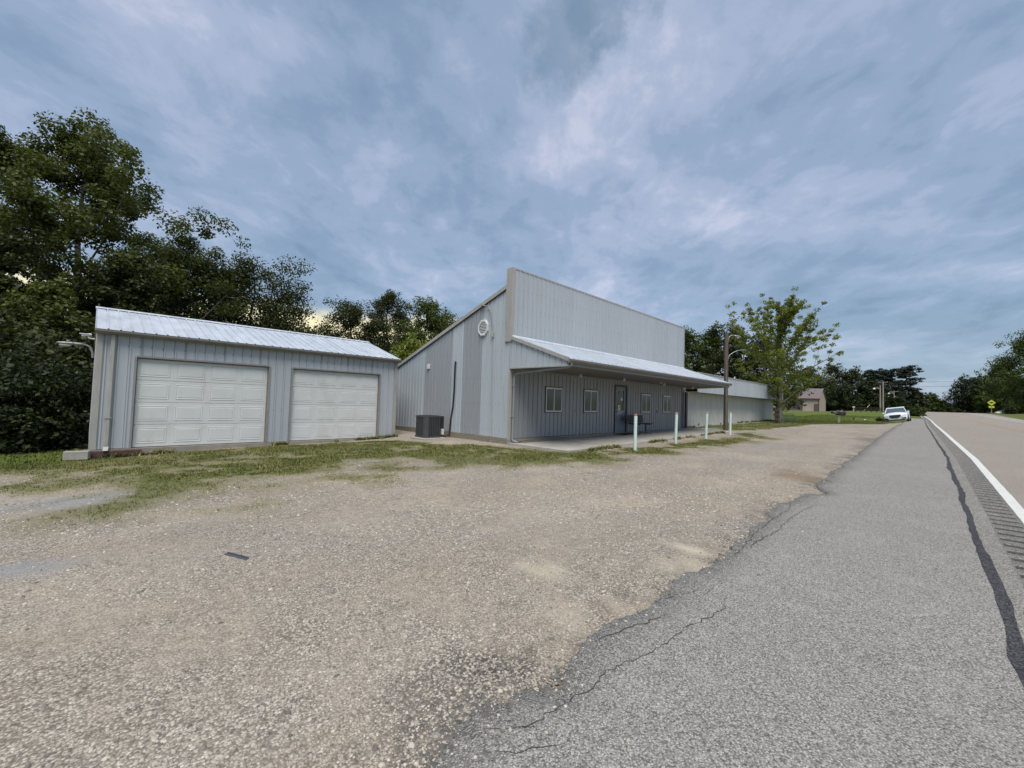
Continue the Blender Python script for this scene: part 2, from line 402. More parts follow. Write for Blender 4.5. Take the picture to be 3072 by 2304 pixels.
lf_mid = leafmat('leaf_mid', (.028, .042, .010), (.06, .085, .019), (.115, .145, .03), .3)
lf_light = leafmat('leaf_light', (.075, .095, .014), (.15, .178, .026), (.25, .28, .048), .4)
lf_pine = leafmat('needle', (.008, .014, .009), (.018, .030, .017), (.036, .052, .026), .1)
lf_bush = leafmat('leaf_bush', (.009, .015, .005), (.022, .033, .009), (.046, .062, .016))

def grassmat(name, cols):
    m, nt, b = newmat(name)
    g = nt.nodes.new('ShaderNodeNewGeometry'); n = noise(nt, objc(nt), .8, 4, .6)
    f = math_(nt, 'ADD', math_(nt, 'MULTIPLY', g.outputs['Random Per Island'], .45), math_(nt, 'MULTIPLY_ADD', n, .9, -.15))
    nt.links.new(ramp(nt, f, cols), b.inputs['Base Color']); b.inputs['Roughness'].default_value = .7; b.inputs['Specular IOR Level'].default_value = .2
    return m
m_grass = grassmat('grass_blades', [(.15, (.050, .070, .015)), (.38, (.090, .108, .024)), (.54, (.16, .155, .05)), (.80, (.28, .25, .12))])

m_lawn = grassmat('lawn_blades', [(.1, (.055, .078, .015)), (.45, (.085, .112, .02)), (.75, (.12, .145, .03)), (1., (.16, .17, .05))])
# ground: gravel, dust and turf on one sheet
def ground_mat():
    m, nt, b = newmat('ground'); L = nt.links
    P = objc(nt); at = lambda n: ND(nt, 'ShaderNodeAttribute', attribute_name=n).outputs['Fac']
    vo = nt.nodes.new('ShaderNodeTexVoronoi'); vo.inputs['Scale'].default_value = 72; L.new(P, vo.inputs['Vector'])
    vs = nt.nodes.new('ShaderNodeTexVoronoi'); vs.inputs['Scale'].default_value = 140; L.new(P, vs.inputs['Vector'])
    sep = nt.nodes.new('ShaderNodeSeparateColor'); L.new(vo.outputs['Color'], sep.inputs[0])
    sep2 = nt.nodes.new('ShaderNodeSeparateColor'); L.new(vs.outputs['Color'], sep2.inputs[0])
    big = noise(nt, P, .42, 4, .6, .4); mid = noise(nt, P, 1.7, 4, .62); fine = noise(nt, P, 240, 2, .6)
    stone = ramp(nt, sep.outputs[0], [(0., (.13, .118, .105)), (.2, (.26, .23, .195)), (.6, (.345, .31, .265)), (.86, (.42, .38, .33)), (1., (.50, .46, .40))])
    stone2 = ramp(nt, sep2.outputs[1], [(0., (.18, .16, .135)), (.4, (.315, .275, .23)), (1., (.42, .375, .32))])
    st = mixc(nt, ramp(nt, mid, [(.42, 0.), (.6, 1.)]), stone, stone2)
    dust = mixc(nt, math_(nt, 'MULTIPLY', fine, .5), (.385, .325, .255), (.32, .27, .215))
    # gaps between the stones painted dark as shade, then dust patches
    gap = ramp(nt, vo.outputs['Distance'], [(.42, 0.), (.62, 1.)])
    c = mixc(nt, math_(nt, 'MULTIPLY', gap, .7), st, (.13, .11, .09))
    duf = ramp(nt, math_(nt, 'ADD', math_(nt, 'MULTIPLY', big, .6), math_(nt, 'MULTIPLY', mid, .4)), [(.46, 0.02), (.68, .62)])
    c = mixc(nt, duf, c, dust)
    grey = ramp(nt, noise(nt, P, .23, 3, .5), [(.45, 0.), (.68, 1.)])
    c = mixc(nt, math_(nt, 'MULTIPLY', grey, .65), c, mixc(nt, 1., c, (.86, .92, 1.0), 'MULTIPLY'))
    sp_ = noise(nt, P, 14, 3, .7)
    bnd = noise(nt, objc(nt, (.10, .75, 1)), 1., 4, .6)
    lift = math_(nt, 'MULTIPLY', math_(nt, 'MULTIPLY_ADD', sp_, 1.0, .50), math_(nt, 'MULTIPLY_ADD', bnd, .5, .93))
    vm = nt.nodes.new('ShaderNodeVectorMath'); vm.operation = 'SCALE'; L.new(c, vm.inputs[0]); L.new(lift, vm.inputs['Scale']); c = vm.outputs[0]
    c = mixc(nt, 1., c, (.925, .91, .875), 'MULTIPLY')
    c = mixc(nt, math_(nt, 'MULTIPLY', ramp(nt, bnd, [(.42, 0.), (.60, 1.)]), .45), c, mixc(nt, 1., c, (.90, .95, 1.02), 'MULTIPLY'))
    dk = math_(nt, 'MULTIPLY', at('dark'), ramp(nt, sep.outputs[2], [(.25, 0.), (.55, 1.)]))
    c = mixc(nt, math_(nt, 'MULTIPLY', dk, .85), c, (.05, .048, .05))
    c = mixc(nt, math_(nt, 'MULTIPLY', at('bluegrey'), .75), c, mixc(nt, sep2.outputs[0], (.17, .18, .19), (.30, .31, .32)))
    c = mixc(nt, math_(nt, 'MULTIPLY', at('brown'), .8), c, (.17, .11, .065))
    c = mixc(nt, math_(nt, 'MULTIPLY', at('pale'), .9), c, mixc(nt, fine, (.44, .40, .30), (.52, .475, .37)))
    # turf
    gn = noise(nt, P, 9, 5, .7); gl = noise(nt, P, .35, 4, .6)
    gr = ramp(nt, gn, [(.25, (.050, .060, .018)), (.5, (.092, .112, .028)), (.75, (.165, .165, .06))])
    gr2 = ramp(nt, gn, [(.25, (.060, .085, .016)), (.55, (.098, .128, .024)), (.8, (.135, .165, .035))])
    gr = mixc(nt, at('lawn'), gr, gr2)
    gr = mixc(nt, math_(nt, 'MULTIPLY', ramp(nt, gl, [(.35, 0.), (.7, 1.)]), .35), gr, (.12, .14, .035))
    thin = math_(nt, 'ADD', at('grass'), math_(nt, 'MULTIPLY_ADD', gn, .6, -.3))
    c = mixc(nt, math_(nt, 'MULTIPLY', ramp(nt, thin, [(.10, 0.), (.45, 1.)]), .62), c, ramp(nt, gn, [(.3, (.085, .092, .028)), (.7, (.21, .19, .08))]))
    gf = ramp(nt, thin, [(.48, 0.), (.72, 1.)])
    c = mixc(nt, gf, c, gr)
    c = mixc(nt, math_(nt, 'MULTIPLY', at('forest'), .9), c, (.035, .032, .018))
    L.new(c, b.inputs['Base Color']); b.inputs['Roughness'].default_value = .92; b.inputs['Specular IOR Level'].default_value = .15
    hgt = math_(nt, 'SUBTRACT', 1., vo.outputs['Distance'])
    hgt = math_(nt, 'ADD', hgt, math_(nt, 'MULTIPLY', math_(nt, 'SUBTRACT', 1., vs.outputs['Distance']), .45))
    hgt = math_(nt, 'MULTIPLY', hgt, math_(nt, 'SUBTRACT', 1., math_(nt, 'MULTIPLY', duf, .75)))
    hgt = math_(nt, 'ADD', hgt, math_(nt, 'MULTIPLY', math_(nt, 'MULTIPLY', gn, gf), 4.))
    bump(nt, b, hgt, .8, .008); return m
m_ground = ground_mat()
def asphalt(name, a, bcol, dk, sc=105, wear=None, worn=.5):
    m, nt, b = newmat(name); L = nt.links; P = objc(nt)
    vo = nt.nodes.new('ShaderNodeTexVoronoi'); vo.inputs['Scale'].default_value = sc; L.new(P, vo.inputs['Vector'])
    sep = nt.nodes.new('ShaderNodeSeparateColor'); L.new(vo.outputs['Color'], sep.inputs[0])
    c = ramp(nt, sep.outputs[0], [(0., dk), (.3, a), (.75, bcol), (1., tuple(min(1, x*1.35) for x in bcol))])
    gap = ramp(nt, vo.outputs['Distance'], [(.4, 0.), (.7, 1.)])
    c = mixc(nt, math_(nt, 'MULTIPLY', gap, .55), c, dk)
    big = noise(nt, P, .5, 5, .6, .3); mid = noise(nt, P, 3.2, 4, .6)
    c = mixc(nt, ramp(nt, big, [(.35, 0.), (.7, .45)]), c, mixc(nt, 1., c, (.78, .78, .80), 'MULTIPLY'))
    c = mixc(nt, ramp(nt, mid, [(.55, 0.), (.85, worn*.6)]), c, tuple(min(1, x*1.18) for x in bcol))
    if wear:
        wv = noise(nt, objc(nt, (.05, 1.1, 1)), 1., 3, .5)
        c = mixc(nt, ramp(nt, wv, [(.35, 0.), (.65, .5)]), c, wear)
    L.new(c, b.inputs['Base Color']); b.inputs['Roughness'].default_value = .88; b.inputs['Specular IOR Level'].default_value = .2
    bump(nt, b, math_(nt, 'SUBTRACT', 1., vo.outputs['Distance']), .7, .006); return m
m_shoulder = asphalt('shoulder_asphalt', (.25, .238, .217), (.36, .343, .313), (.105, .10, .092), 120)
m_road = asphalt('road_asphalt', (.275, .24, .205), (.36, .315, .27), (.16, .14, .12), 130, (.275, .248, .218))
m_strip = asphalt('edge_asphalt', (.235, .22, .195), (.33, .31, .275), (.09, .085, .08), 110)
m_rumble = asphalt('rumble_asphalt', (.17, .162, .15), (.25, .24, .22), (.08, .077, .072), 110)
m_groove = asphalt('milled_groove', (.06, .058, .055), (.10, .097, .09), (.03, .029, .028), 110)
m_tar = asphalt('crack_sealer', (.045, .046, .05), (.085, .085, .09), (.02, .02, .022), 90)
m_crumb = MAT('asphalt_crumb', (.12, .115, .105), .95, 0, .4, 30)
m_crack = MAT('crack_fill', (.045, .042, .038), .95, 0, .3, 20)
m_linew = MAT('white_road_paint', (.58, .58, .54), .7, 0, .06, 8, (1, 1, 1), (60, .4, .004), dirt=((.42, .41, .38), 5, (1, 2, 1), .58))
m_liney = MAT('faded_yellow_paint', (.36, .22, .09), .8, 0, .15, 5, (.3, 2, 1), dirt=((.20, .165, .13), 3, (.4, 2, 1), .45))

# ------------------------------------------------------------------ ground, road
def axis(segs):
    a = []
    for s, e, d in segs: a += list(np.arange(s, e, d))
    return np.array(a+[segs[-1][1]])
def build_ground():
    xs = axis([(-400, -60, 30), (-60, -8, 2), (-8, 28, .16), (28, 50, .4), (50, 80, .6), (80, 240, 3), (240, 700, 20), (700, 3000, 200)])
    ys = axis([(-1500, -200, 130), (-200, -40, 10), (-40, -10, 1), (-10, .9, 1.2), (.9, 14.2, .16), (14.2, 22, .6), (22, 80, 3), (80, 400, 20), (400, 1800, 140)])
    X, Y = np.meshgrid(xs, ys, indexing='ij'); Z = GZ(X, Y)
    mic = (fbm(X*.7, Y*.7, 21)-.5)*.035*sm(1.7, 2.6, Y)*sm(60, 30, X)*sm(-20, -6, X)
    under = sm(1.55, 1.2, Y)*sm(-10.2, -9.4, Y-curve(X)*(X > 0))*.05
    Z = Z + mic - under
    # keep turf under the slabs of the buildings
    V = np.stack([X, Y, Z], -1).reshape(-1, 3); nx, ny = len(xs), len(ys)
    i = np.arange(nx-1)[:, None]*ny + np.arange(ny-1)[None]; i = i.ravel()
    Fq = np.stack([i, i+ny, i+ny+1, i+1], -1)
    o = npmesh('ground', V, Fq, m_ground, None, True); struct(o)
    x, y = V[:, 0], V[:, 1]; me = o.data
    def attr(n, a):
        q = me.attributes.new(n, 'FLOAT', 'POINT'); q.data.foreach_set('value', np.asarray(a, np.float32))
    attr('grass', grass_density(x, y))
    attr('lawn', sm(0, .5, poly_sd(x, y, PL)))
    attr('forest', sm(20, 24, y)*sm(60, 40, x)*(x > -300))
    nn = fbm(x*3, y*3, 31); n2 = fbm(x*7, y*7, 37, 3)
    def blob(px, py, rx, ry, a=0, s=1):
        c = hit(px, py); dx, dy = x-c[0], y-c[1]; ca, sa = math.cos(a), math.sin(a)
        return sm(1.15, .35, np.hypot((dx*ca+dy*sa)/rx, (-dx*sa+dy*ca)/ry)+(nn-.5)*1.5)*s
    attr('pale', np.maximum.reduce([blob(2080, 1652, .17, .38, .3), blob(1610, 1705, .16, .3, .5, .55), blob(2040, 1690, .3, .3, 0, .35), blob(1700, 1850, .2, .25, 0, .3)]))
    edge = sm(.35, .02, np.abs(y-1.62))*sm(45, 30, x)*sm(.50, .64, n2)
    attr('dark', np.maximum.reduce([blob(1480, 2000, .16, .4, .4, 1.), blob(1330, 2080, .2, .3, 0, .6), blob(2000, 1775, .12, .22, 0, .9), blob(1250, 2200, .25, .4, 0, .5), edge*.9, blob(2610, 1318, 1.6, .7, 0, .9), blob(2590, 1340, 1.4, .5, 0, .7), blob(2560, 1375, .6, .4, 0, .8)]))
    attr('bluegrey', np.maximum.reduce([blob(250, 1500, 1.0, .5, -.2, .9), blob(400, 1475, .8, .25, 0, .8), blob(40, 1708, .7, .22, -.3, .9), blob(1860, 1408, 1.2, .3, .1, .35), blob(2290, 1340, 1.5, .3, .1, .4)]))
    attr('brown', np.maximum.reduce([blob(2395, 1428, .9, .45, .2, .7), blob(1850, 1400, .6, .3, 0, .5)]))
    return o
ground = build_ground()

def strip(name, xs, y0, y1, lift, mat, follow=1.0, skirt=False, parent=None):
    xs = np.asarray(xs); c = curve(xs)*follow
    Y0 = (y0(xs) if callable(y0) else np.full(len(xs), y0))+c; Y1 = (y1(xs) if callable(y1) else np.full(len(xs), y1))+(c if not skirt else 0)
    n = len(xs); rows = []
    K_ = 6 if np.max(np.abs(Y1-Y0)) > 1.4 else 1
    for k in range(K_+1):
        t = k/K_; Yk = Y0*(1-t)+Y1*t; rows.append(np.stack([xs, Yk, prof(xs)+lift], -1))
    if skirt:
        r = rows[-1].copy(); r[:, 1] += .012; r[:, 2] -= .07; rows.append(r)
    V = np.concatenate(rows); m = len(rows)
    f = []
    for k in range(m-1):
        i = np.arange(n-1)+k*n; f.append(np.stack([i, i+1, i+1+n, i+n], -1))
    return npmesh(name, V, np.concatenate(f), mat, parent, not skirt)
rx = axis([(-60, -4, 2), (-4, 40, .5), (40, 180, 2), (180, 400, 10)])
road = struct(strip('road', rx, -9.75, -.86, .02, m_road))
EX = np.array([-60, -4, 1.07, 1.44, 1.79, 2.24, 3.03, 3.8, 4.49, 5.59, 7.08, 8.4, 8.9, 9.6, 11.82, 16, 26, 37, 60, 76.]); EY = np.array([1.5, 1.5, 1.5, 1.56, 1.42, 1.55, 1.5, 1.5, 1.45, 1.52, 1.57, 1.50, 1.24, 1.5, 1.53, 1.54, 1.64, 1.68, 1.75, 1.8])
def edgeY(x): return np.interp(x, EX, EY) + (fbm(x*2.2, x*0+.5, 5)-.5)*.20 + (fbm(x*9, x*0+3.5, 6, 3)-.5)*.12
sx = axis([(-60, -4, 2), (-4, .5, .2), (.5, 14, .03), (14, 40, .12), (40, 76, .6)])
shoulder = struct(strip('road_shoulder', sx, -.375, edgeY, .021, m_shoulder, 1.0, True))
struct(strip('shoulder_edge_strip', rx[rx <= 180], -.56, -.37, .019, m_strip))
def rumble():
    xs = []; zs = []
    x = -4.0
    while x < 60:
        for a, d in ((0, 0), (.06, 0), (.085, .012), (.15, .019), (.215, .012), (.24, 0)): xs.append(x+a); zs.append(d)
        x += .30
    xs += list(np.arange(x, 180, 3)); zs += [0]*(len(xs)-len(zs))
    xs = np.array(xs); zs = np.array(zs); c = curve(xs)
    V = np.concatenate([np.stack([xs, c+y, prof(xs)+.0195-zs*(0 if e else 1)], -1) for y, e in ((-.56, 1), (-.58, 0), (-.84, 0), (-.86, 1))])
    n = len(xs); f = [np.stack([np.arange(n-1)+k*n, np.arange(n-1)+1+k*n, np.arange(n-1)+1+n+k*n, np.arange(n-1)+n+k*n], -1) for k in range(3)]
    o = npmesh('rumble_strip', V, np.concatenate(f), m_rumble); o.data.materials.append(m_groove)
    fi = np.zeros(3*(n-1), np.int32); seg = (zs[:-1] > .005) & (zs[1:] > .005); fi[n-1:2*(n-1)] = seg; o.data.polygons.foreach_set('material_index', fi)
    return struct(o)
rumble()
wx = axis([(-6, 40, .25), (40, 180, 2)])
struct(strip('edge_line', wx, lambda x: -1.0+(fbm(x*4, x*0+1, 41, 3)-.5)*.012, lambda x: -.868+(fbm(x*4, x*0+2, 42, 3)-.5)*.014, .0245, m_linew))
struct(strip('edge_line', rx[rx <= 200], -8.86, -8.72, .0245, m_linew))
struct(strip('centre_line', rx[rx <= 200], -4.86, -4.75, .0245, m_liney))
struct(strip('centre_line', rx[rx <= 200], -4.62, -4.51, .0245, m_liney))
tx = axis([(-6, 20, .05), (20, 75, .4)])
def tw(x, s): return .014+.032*sm(.45, .75, fbm(x*.55, x*0+s, 51, 3))*sm(30, 12, x)+.035*fbm(x*3.5, x*0+s, 52, 3)
struct(strip('sealed_joint', tx, lambda x: -.385-tw(x, .3)*.9+(fbm(x*.8, x*0, 55)-.5)*.05, lambda x: -.385+tw(x, 7.3)+(fbm(x*.8, x*0, 55)-.5)*.05, .0255, m_tar))
# far kerb strip of pale gravel beyond the road
struct(strip('far_verge_gravel', rx[(rx > 20) & (rx <= 200)], -10.25, -9.7, .012, m_conc))
# cracks in the shoulder
def crack(pts, w, sd):
    rnd = random.Random(sd); P = [hit(*u)[:2] for u in pts]; out = []
    for a, b in zip(P[:-1], P[1:]):
        n = max(3, int(np.hypot(*(b-a))/.035))
        for k in range(n):
            q = a+(b-a)*k/n; out.append(q+np.array([rnd.gauss(0, .009), rnd.gauss(0, .009)]))
    out.append(P[-1]); out = np.array(out); n = len(out)
    t = np.gradient(out, axis=0); nn = np.stack([-t[:, 1], t[:, 0]], -1); nn /= np.linalg.norm(nn, axis=1)[:, None]+1e-9
    ww = w*.7*np.array([rnd.uniform(.35, 1.1) for _ in range(n)])[:, None]*np.clip(np.minimum(np.arange(n), np.arange(n)[::-1])/5, .15, 1)[:, None]
    A = out+nn*ww; B = out-nn*ww
    V = np.concatenate([np.c_[A, prof(A[:, 0])+.0255], np.c_[B, prof(B[:, 0])+.0255]])
    i = np.arange(n-1); o = npmesh('crack', V, np.stack([i, i+1, i+1+n, i+n], -1), m_crack, shoulder); return o
for k, (pts, w) in enumerate([
    ([(1420, 2190), (1560, 2200), (1640, 2150), (1760, 2080), (1850, 2010), (1960, 1960), (2050, 1890), (2130, 1860), (2175, 1830), (2172, 1800)], .0045),
    ([(1590, 2160), (1600, 2180), (1570, 2190)], .006), ([(1500, 2190), (1640, 2180)], .004),
    ([(1760, 1940), (1880, 1890), (2010, 1850)], .005), ([(1960, 1810), (2080, 1780), (2120, 1760)], .004),
    ([(2240, 1650), (2290, 1620), (2330, 1600), (2370, 1560), (2420, 1530), (2460, 1515)], .006),
    ([(2200, 1680), (2260, 1610), (2320, 1560), (2370, 1530), (2370, 1510)], .006),
    ([(2280, 1600), (2290, 1620), (2250, 1640)], .004), ([(1440, 2270), (1600, 2260), (1750, 2230)], .004),
    ([(2150, 1760), (2100, 1800)], .003)]):
    crack(pts, w, k)

# loose stones on the gravel: real pebbles, denser near the viewer
def stones():
    rng = np.random.default_rng(3); N = 90000
    r = 1.1*np.exp(rng.random(N)*math.log(13)); a = rng.uniform(R(-8), R(100), N)
    x = r*np.cos(a); y = r*np.sin(a)
    dens = fbm(x*.9, y*.9, 77); ok = (y > edgeY(np.clip(x, -4, 70))+.0) & (x > -2) & (y < 12) & (grass_density(x, y) < .4) & (rng.random(N) < sm(.33, .62, dens)+.12)
    # a few spilled onto the asphalt
    sp = (y > -.2) & (y <= edgeY(np.clip(x, -4, 70))) & (rng.random(N) < .03*sm(0, 1.5, y)+.5*np.exp(-np.clip(edgeY(np.clip(x, -4, 70))-y, 0, 9)/.06))
    ok |= sp; x, y = x[ok], y[ok]; r = r[ok]; n = len(x)
    s = rng.lognormal(math.log(.0055), .38, n)*np.clip(r/4, .9, 1.5); s = np.clip(s, .0035, .017)
    base = np.array([(1, 0, 0), (0, 1, 0), (-1, 0, 0), (0, -1, 0), (0, 0, 1), (.62, .62, .55), (-.6, .6, .5), (-.62, -.6, .55), (.6, -.62, .5)], float)
    fc = np.array([(0, 1, 5), (1, 2, 6), (2, 3, 7), (3, 0, 8), (0, 5, 4), (5, 1, 4), (1, 6, 4), (6, 2, 4), (2, 7, 4), (7, 3, 4), (3, 8, 4), (8, 0, 4)])
    V = base[None]*(1+rng.uniform(-.3, .3, (n, 9, 3))); V[:, :, 2] *= rng.uniform(.5, .9, (n, 1))
    V[:, :, 0] *= rng.uniform(.8, 1.5, (n, 1))
    t = rng.uniform(0, 6.28, n); ct, st_ = np.cos(t)[:, None], np.sin(t)[:, None]
    vx = V[:, :, 0]*ct-V[:, :, 1]*st_; vy = V[:, :, 0]*st_+V[:, :, 1]*ct
    on = (y <= edgeY(np.clip(x, -4, 70)))
    z = GZ(x, y)+(fbm(x*.7, y*.7, 21)-.5)*.035*sm(1.7, 2.6, y)+np.where(on, .021, 0)
    W = np.stack([vx*s[:, None]+x[:, None], vy*s[:, None]+y[:, None], V[:, :, 2]*s[:, None]+z[:, None]-.001], -1).reshape(-1, 3)
    Fc = (fc[None]+(np.arange(n)*9)[:, None, None]).reshape(-1, 3)
    m, nt, b = newmat('pebbles'); g = nt.nodes.new('ShaderNodeNewGeometry')
    nt.links.new(ramp(nt, g.outputs['Random Per Island'], [(0, (.10, .095, .09)), (.2, (.23, .205, .175)), (.55, (.36, .325, .27)), (.85, (.44, .40, .335)), (1, (.51, .47, .40))]), b.inputs['Base Color'])
    b.inputs['Roughness'].default_value = .85
    o = npmesh('loose_gravel', W, Fc, m); stuff(o); tag(o, 'loose pale limestone gravel scattered over the parking lot', 'gravel')
stones()
def crumbs():
    rng = np.random.default_rng(14); n = 5200
    x = np.where(rng.random(n) < .75, .6+rng.random(n)**1.3*11, 11+rng.random(n)*26); e = edgeY(x); y = e+rng.normal(.015, .05, n)*np.where(rng.random(n) < .12, 2.6, 1)
    k = fbm(x*1.3, x*0+9, 88, 3) > .47+.14*rng.random(n); x, y, e = x[k], y[k], e[k]; n = len(x)
    s = np.clip(rng.lognormal(math.log(.008), .45, n), .003, .022)
    base = np.array([(1, 0, 0), (.2, .9, 0), (-1, .1, 0), (-.1, -.9, 0), (.5, .4, .6), (-.5, .4, .6), (-.4, -.5, .55), (.5, -.4, .6)], float)
    fc = np.array([(0, 1, 5, 4), (1, 2, 6, 5), (2, 3, 7, 6), (3, 0, 4, 7), (4, 5, 6, 7)])
    V = base[None]*(1+rng.uniform(-.35, .35, (n, 8, 3))); t = rng.uniform(0, 6.28, n); ct, st_ = np.cos(t)[:, None], np.sin(t)[:, None]
    z = GZ(x, y)+np.where(y < e, .020, -.001)
    W = np.stack([(V[:, :, 0]*ct-V[:, :, 1]*st_)*s[:, None]+x[:, None], (V[:, :, 0]*st_+V[:, :, 1]*ct)*s[:, None]+y[:, None], V[:, :, 2]*s[:, None]*.8+z[:, None]-.001], -1).reshape(-1, 3)
    o = npmesh('asphalt_crumbs', W, (fc[None]+(np.arange(n)*8)[:, None, None]).reshape(-1, 4), m_crumb); stuff(o); tag(o, 'dark asphalt crumbs along the broken edge of the shoulder', 'rubble')
crumbs()

def grass_tufts():
    rng = np.random.default_rng(5)
    def sample(n, x0, x1, y0, y1):
        return rng.uniform(x0, x1, n), rng.uniform(y0, y1, n)
    xs, ys = [], []
    for n, bx in ((230000, (-9, 24, 5.0, 14.2)), (30000, (22, 48, 1.8, 10)), (26000, (-16, 1, 12.5, 30)), (16000, (45, 80, -.3, 12))):
        x, y = sample(n, *bx); g = grass_density(x, y); k = rng.random(n) < np.clip((g-.10)*1.1, 0, 1)**1.15; xs.append(x[k]); ys.append(y[k])
    x = np.concatenate(xs); y = np.concatenate(ys)
    bad = ((x > 9.4) & (x < 24.5) & (y > 7.1)) | ((x > -.05) & (x < 8.5) & (y > 14.3)) | ((x > 23) & (x < 44) & (y > 9.5)) | ((y < edgeY(np.clip(x, -4, 75))+.02) & (x < 76))
    x, y = x[~bad], y[~bad]; n = len(x); g = grass_density(x, y)
    z = GZ(x, y)+(fbm(x*.7, y*.7, 21)-.5)*.035*sm(1.7, 2.6, y)*sm(60, 30, x)
    h = (.012+.026*np.clip(g, 0, 1))*rng.uniform(.5, 1.5, n)*np.where(y > 14.5, 1.5, 1)*np.where(x > 25, 1.4, 1)
    wn = 2600; wx = np.concatenate([rng.uniform(.2, 8.4, wn//2), rng.uniform(9.7, 22, wn//4), rng.uniform(23.6, 41, wn//4)]); wy = np.concatenate([14.50-rng.exponential(.05, wn//2), 7.12-rng.exponential(.05, wn//4), 9.6-rng.exponential(.06, wn//4)])
    wk = fbm(wx*1.4, wy*0+3, 61, 3) > .50; wx, wy = wx[wk], wy[wk]
    x = np.concatenate([x, wx]); y = np.concatenate([y, wy]); z = np.concatenate([z, GZ(wx, wy)]); h = np.concatenate([h, rng.uniform(.05, .15, len(wx))]); n = len(x)
    B = 4; V = []; 
    for k in range(B):
        a = rng.uniform(0, 6.28, n); lx = np.cos(a); ly = np.sin(a); w = h*rng.uniform(.10, .2, n); sp = h*rng.uniform(.3, 1.1, n)
        ox = rng.normal(0, .018, n); oy = rng.normal(0, .018, n)
        bx, by = x+ox, y+oy
        V.append(np.stack([np.stack([bx-ly*w, by+lx*w, z-.004], -1), np.stack([bx+ly*w, by-lx*w, z-.004], -1), np.stack([bx+lx*sp, by+ly*sp, z+h*rng.uniform(.6, 1.1, n)], -1)], 1))
    V = np.concatenate(V).reshape(-1, 3); Fc = np.arange(len(V)).reshape(-1, 3)
    lw = (poly_sd(V[::3, 0], V[::3, 1], PL) > .35)
    T = V.reshape(-1, 3, 3)
    for nm, sel, mt, lab in (('grass', ~lw, m_grass, 'short patchy green and straw-coloured grass at the gravel edge'), ('lawn_grass', lw, m_lawn, 'mown green lawn grass beyond the lot and left of the garage')):
        q = T[sel].reshape(-1, 3); o = npmesh(nm, q, np.arange(len(q)).reshape(-1, 3), mt); stuff(o); tag(o, lab, 'grass')
grass_tufts()

# ------------------------------------------------------------------ ribbed sheet metal
PITCHR = .2286
def sheet(mb_origin, u, n, s0, s1, zlo, zhi, v=(0, 0, 1), rib=.019, fine=False):
    """one ribbed steel sheet: s along u, t along v from zlo(s) to zhi(s), ribs standing out along n"""
    u = np.array(u, float); n = np.array(n, float); v = np.array(v, float); o = np.array(mb_origin, float)
    pts = [(s0, 0.)]
    k = math.ceil((s0-.03)/PITCHR)
    while k*PITCHR < s1+.03:
        c = k*PITCHR
        for d, hh in ((-.034, 0), (-.030, -.014), (-.022, -.014), (-.014, rib), (.013, rib), (.019, 0)):  # valley before each rib is added to draw a dark shaded line
            if s0+.004 < c+d < s1-.004: pts.append((c+d, hh))
        if fine:
            for q in (.083, .146):
                for d, hh in ((-.010, 0), (0, .0035), (.010, 0)):
                    if s0 < c+q+d < s1: pts.append((c+q+d, hh))
        k += 1
    pts.append((s1, 0.)); pts.sort()
    zl = zlo if callable(zlo) else (lambda s: zlo); zh = zhi if callable(zhi) else (lambda s: zhi)
    mb = MB(); A = []; m = len(pts)
    for s, hgt in pts: A.append(o+u*s+n*hgt+v*zl(s))
    for s, hgt in pts: A.append(o+u*s+n*hgt+v*zh(s))
    mb.add(A, [(i, i+1, m+i+1, m+i) for i in range(m-1)]); return mb
SCREWS = {}
def screws(parent, o, u, n, s0, s1, rows, mat=None, v=(0, 0, 1), rib=.019):
    u = np.array(u, float); n = np.array(n, float); v = np.array(v, float); o = np.array(o, float)
    mb = SCREWS.setdefault(parent.name, (parent, MB()))[1]
    for z in rows:
        k = math.ceil(s0/PITCHR)
        while k*PITCHR < s1:
            zz = z(k*PITCHR) if callable(z) else z
            if zz is not None:
                c = o+u*(k*PITCHR-.045)+v*(zz+random.uniform(-.012, .012))+n*.0015; q = .013
                mb.add([c-u*q, c-v*q, c+u*q, c+v*q, c+n*.009], [(0, 1, 4), (1, 2, 4), (2, 3, 4), (3, 0, 4)])
            k += 1
def sheets(parent, name, o, u, n, s0, s1, zlo, zhi, mat, v=(0, 0, 1), width=PITCHR*4, rib=.019, cuts=()):
    edges = [s0]; k = math.floor(s0/width+1e-6)+1
    while k*width < s1-.02: edges.append(k*width); k += 1
    edges += list(cuts)+[s1]; edges = sorted(set(round(e, 4) for e in edges)); out = []
    for a, b in zip(edges[:-1], edges[1:]):
        mt = mat((a+b)/2) if callable(mat) else mat
        out.append(sheet(o, u, n, a, b, zlo, zhi, v, rib).build(name, mt, parent))
    return out

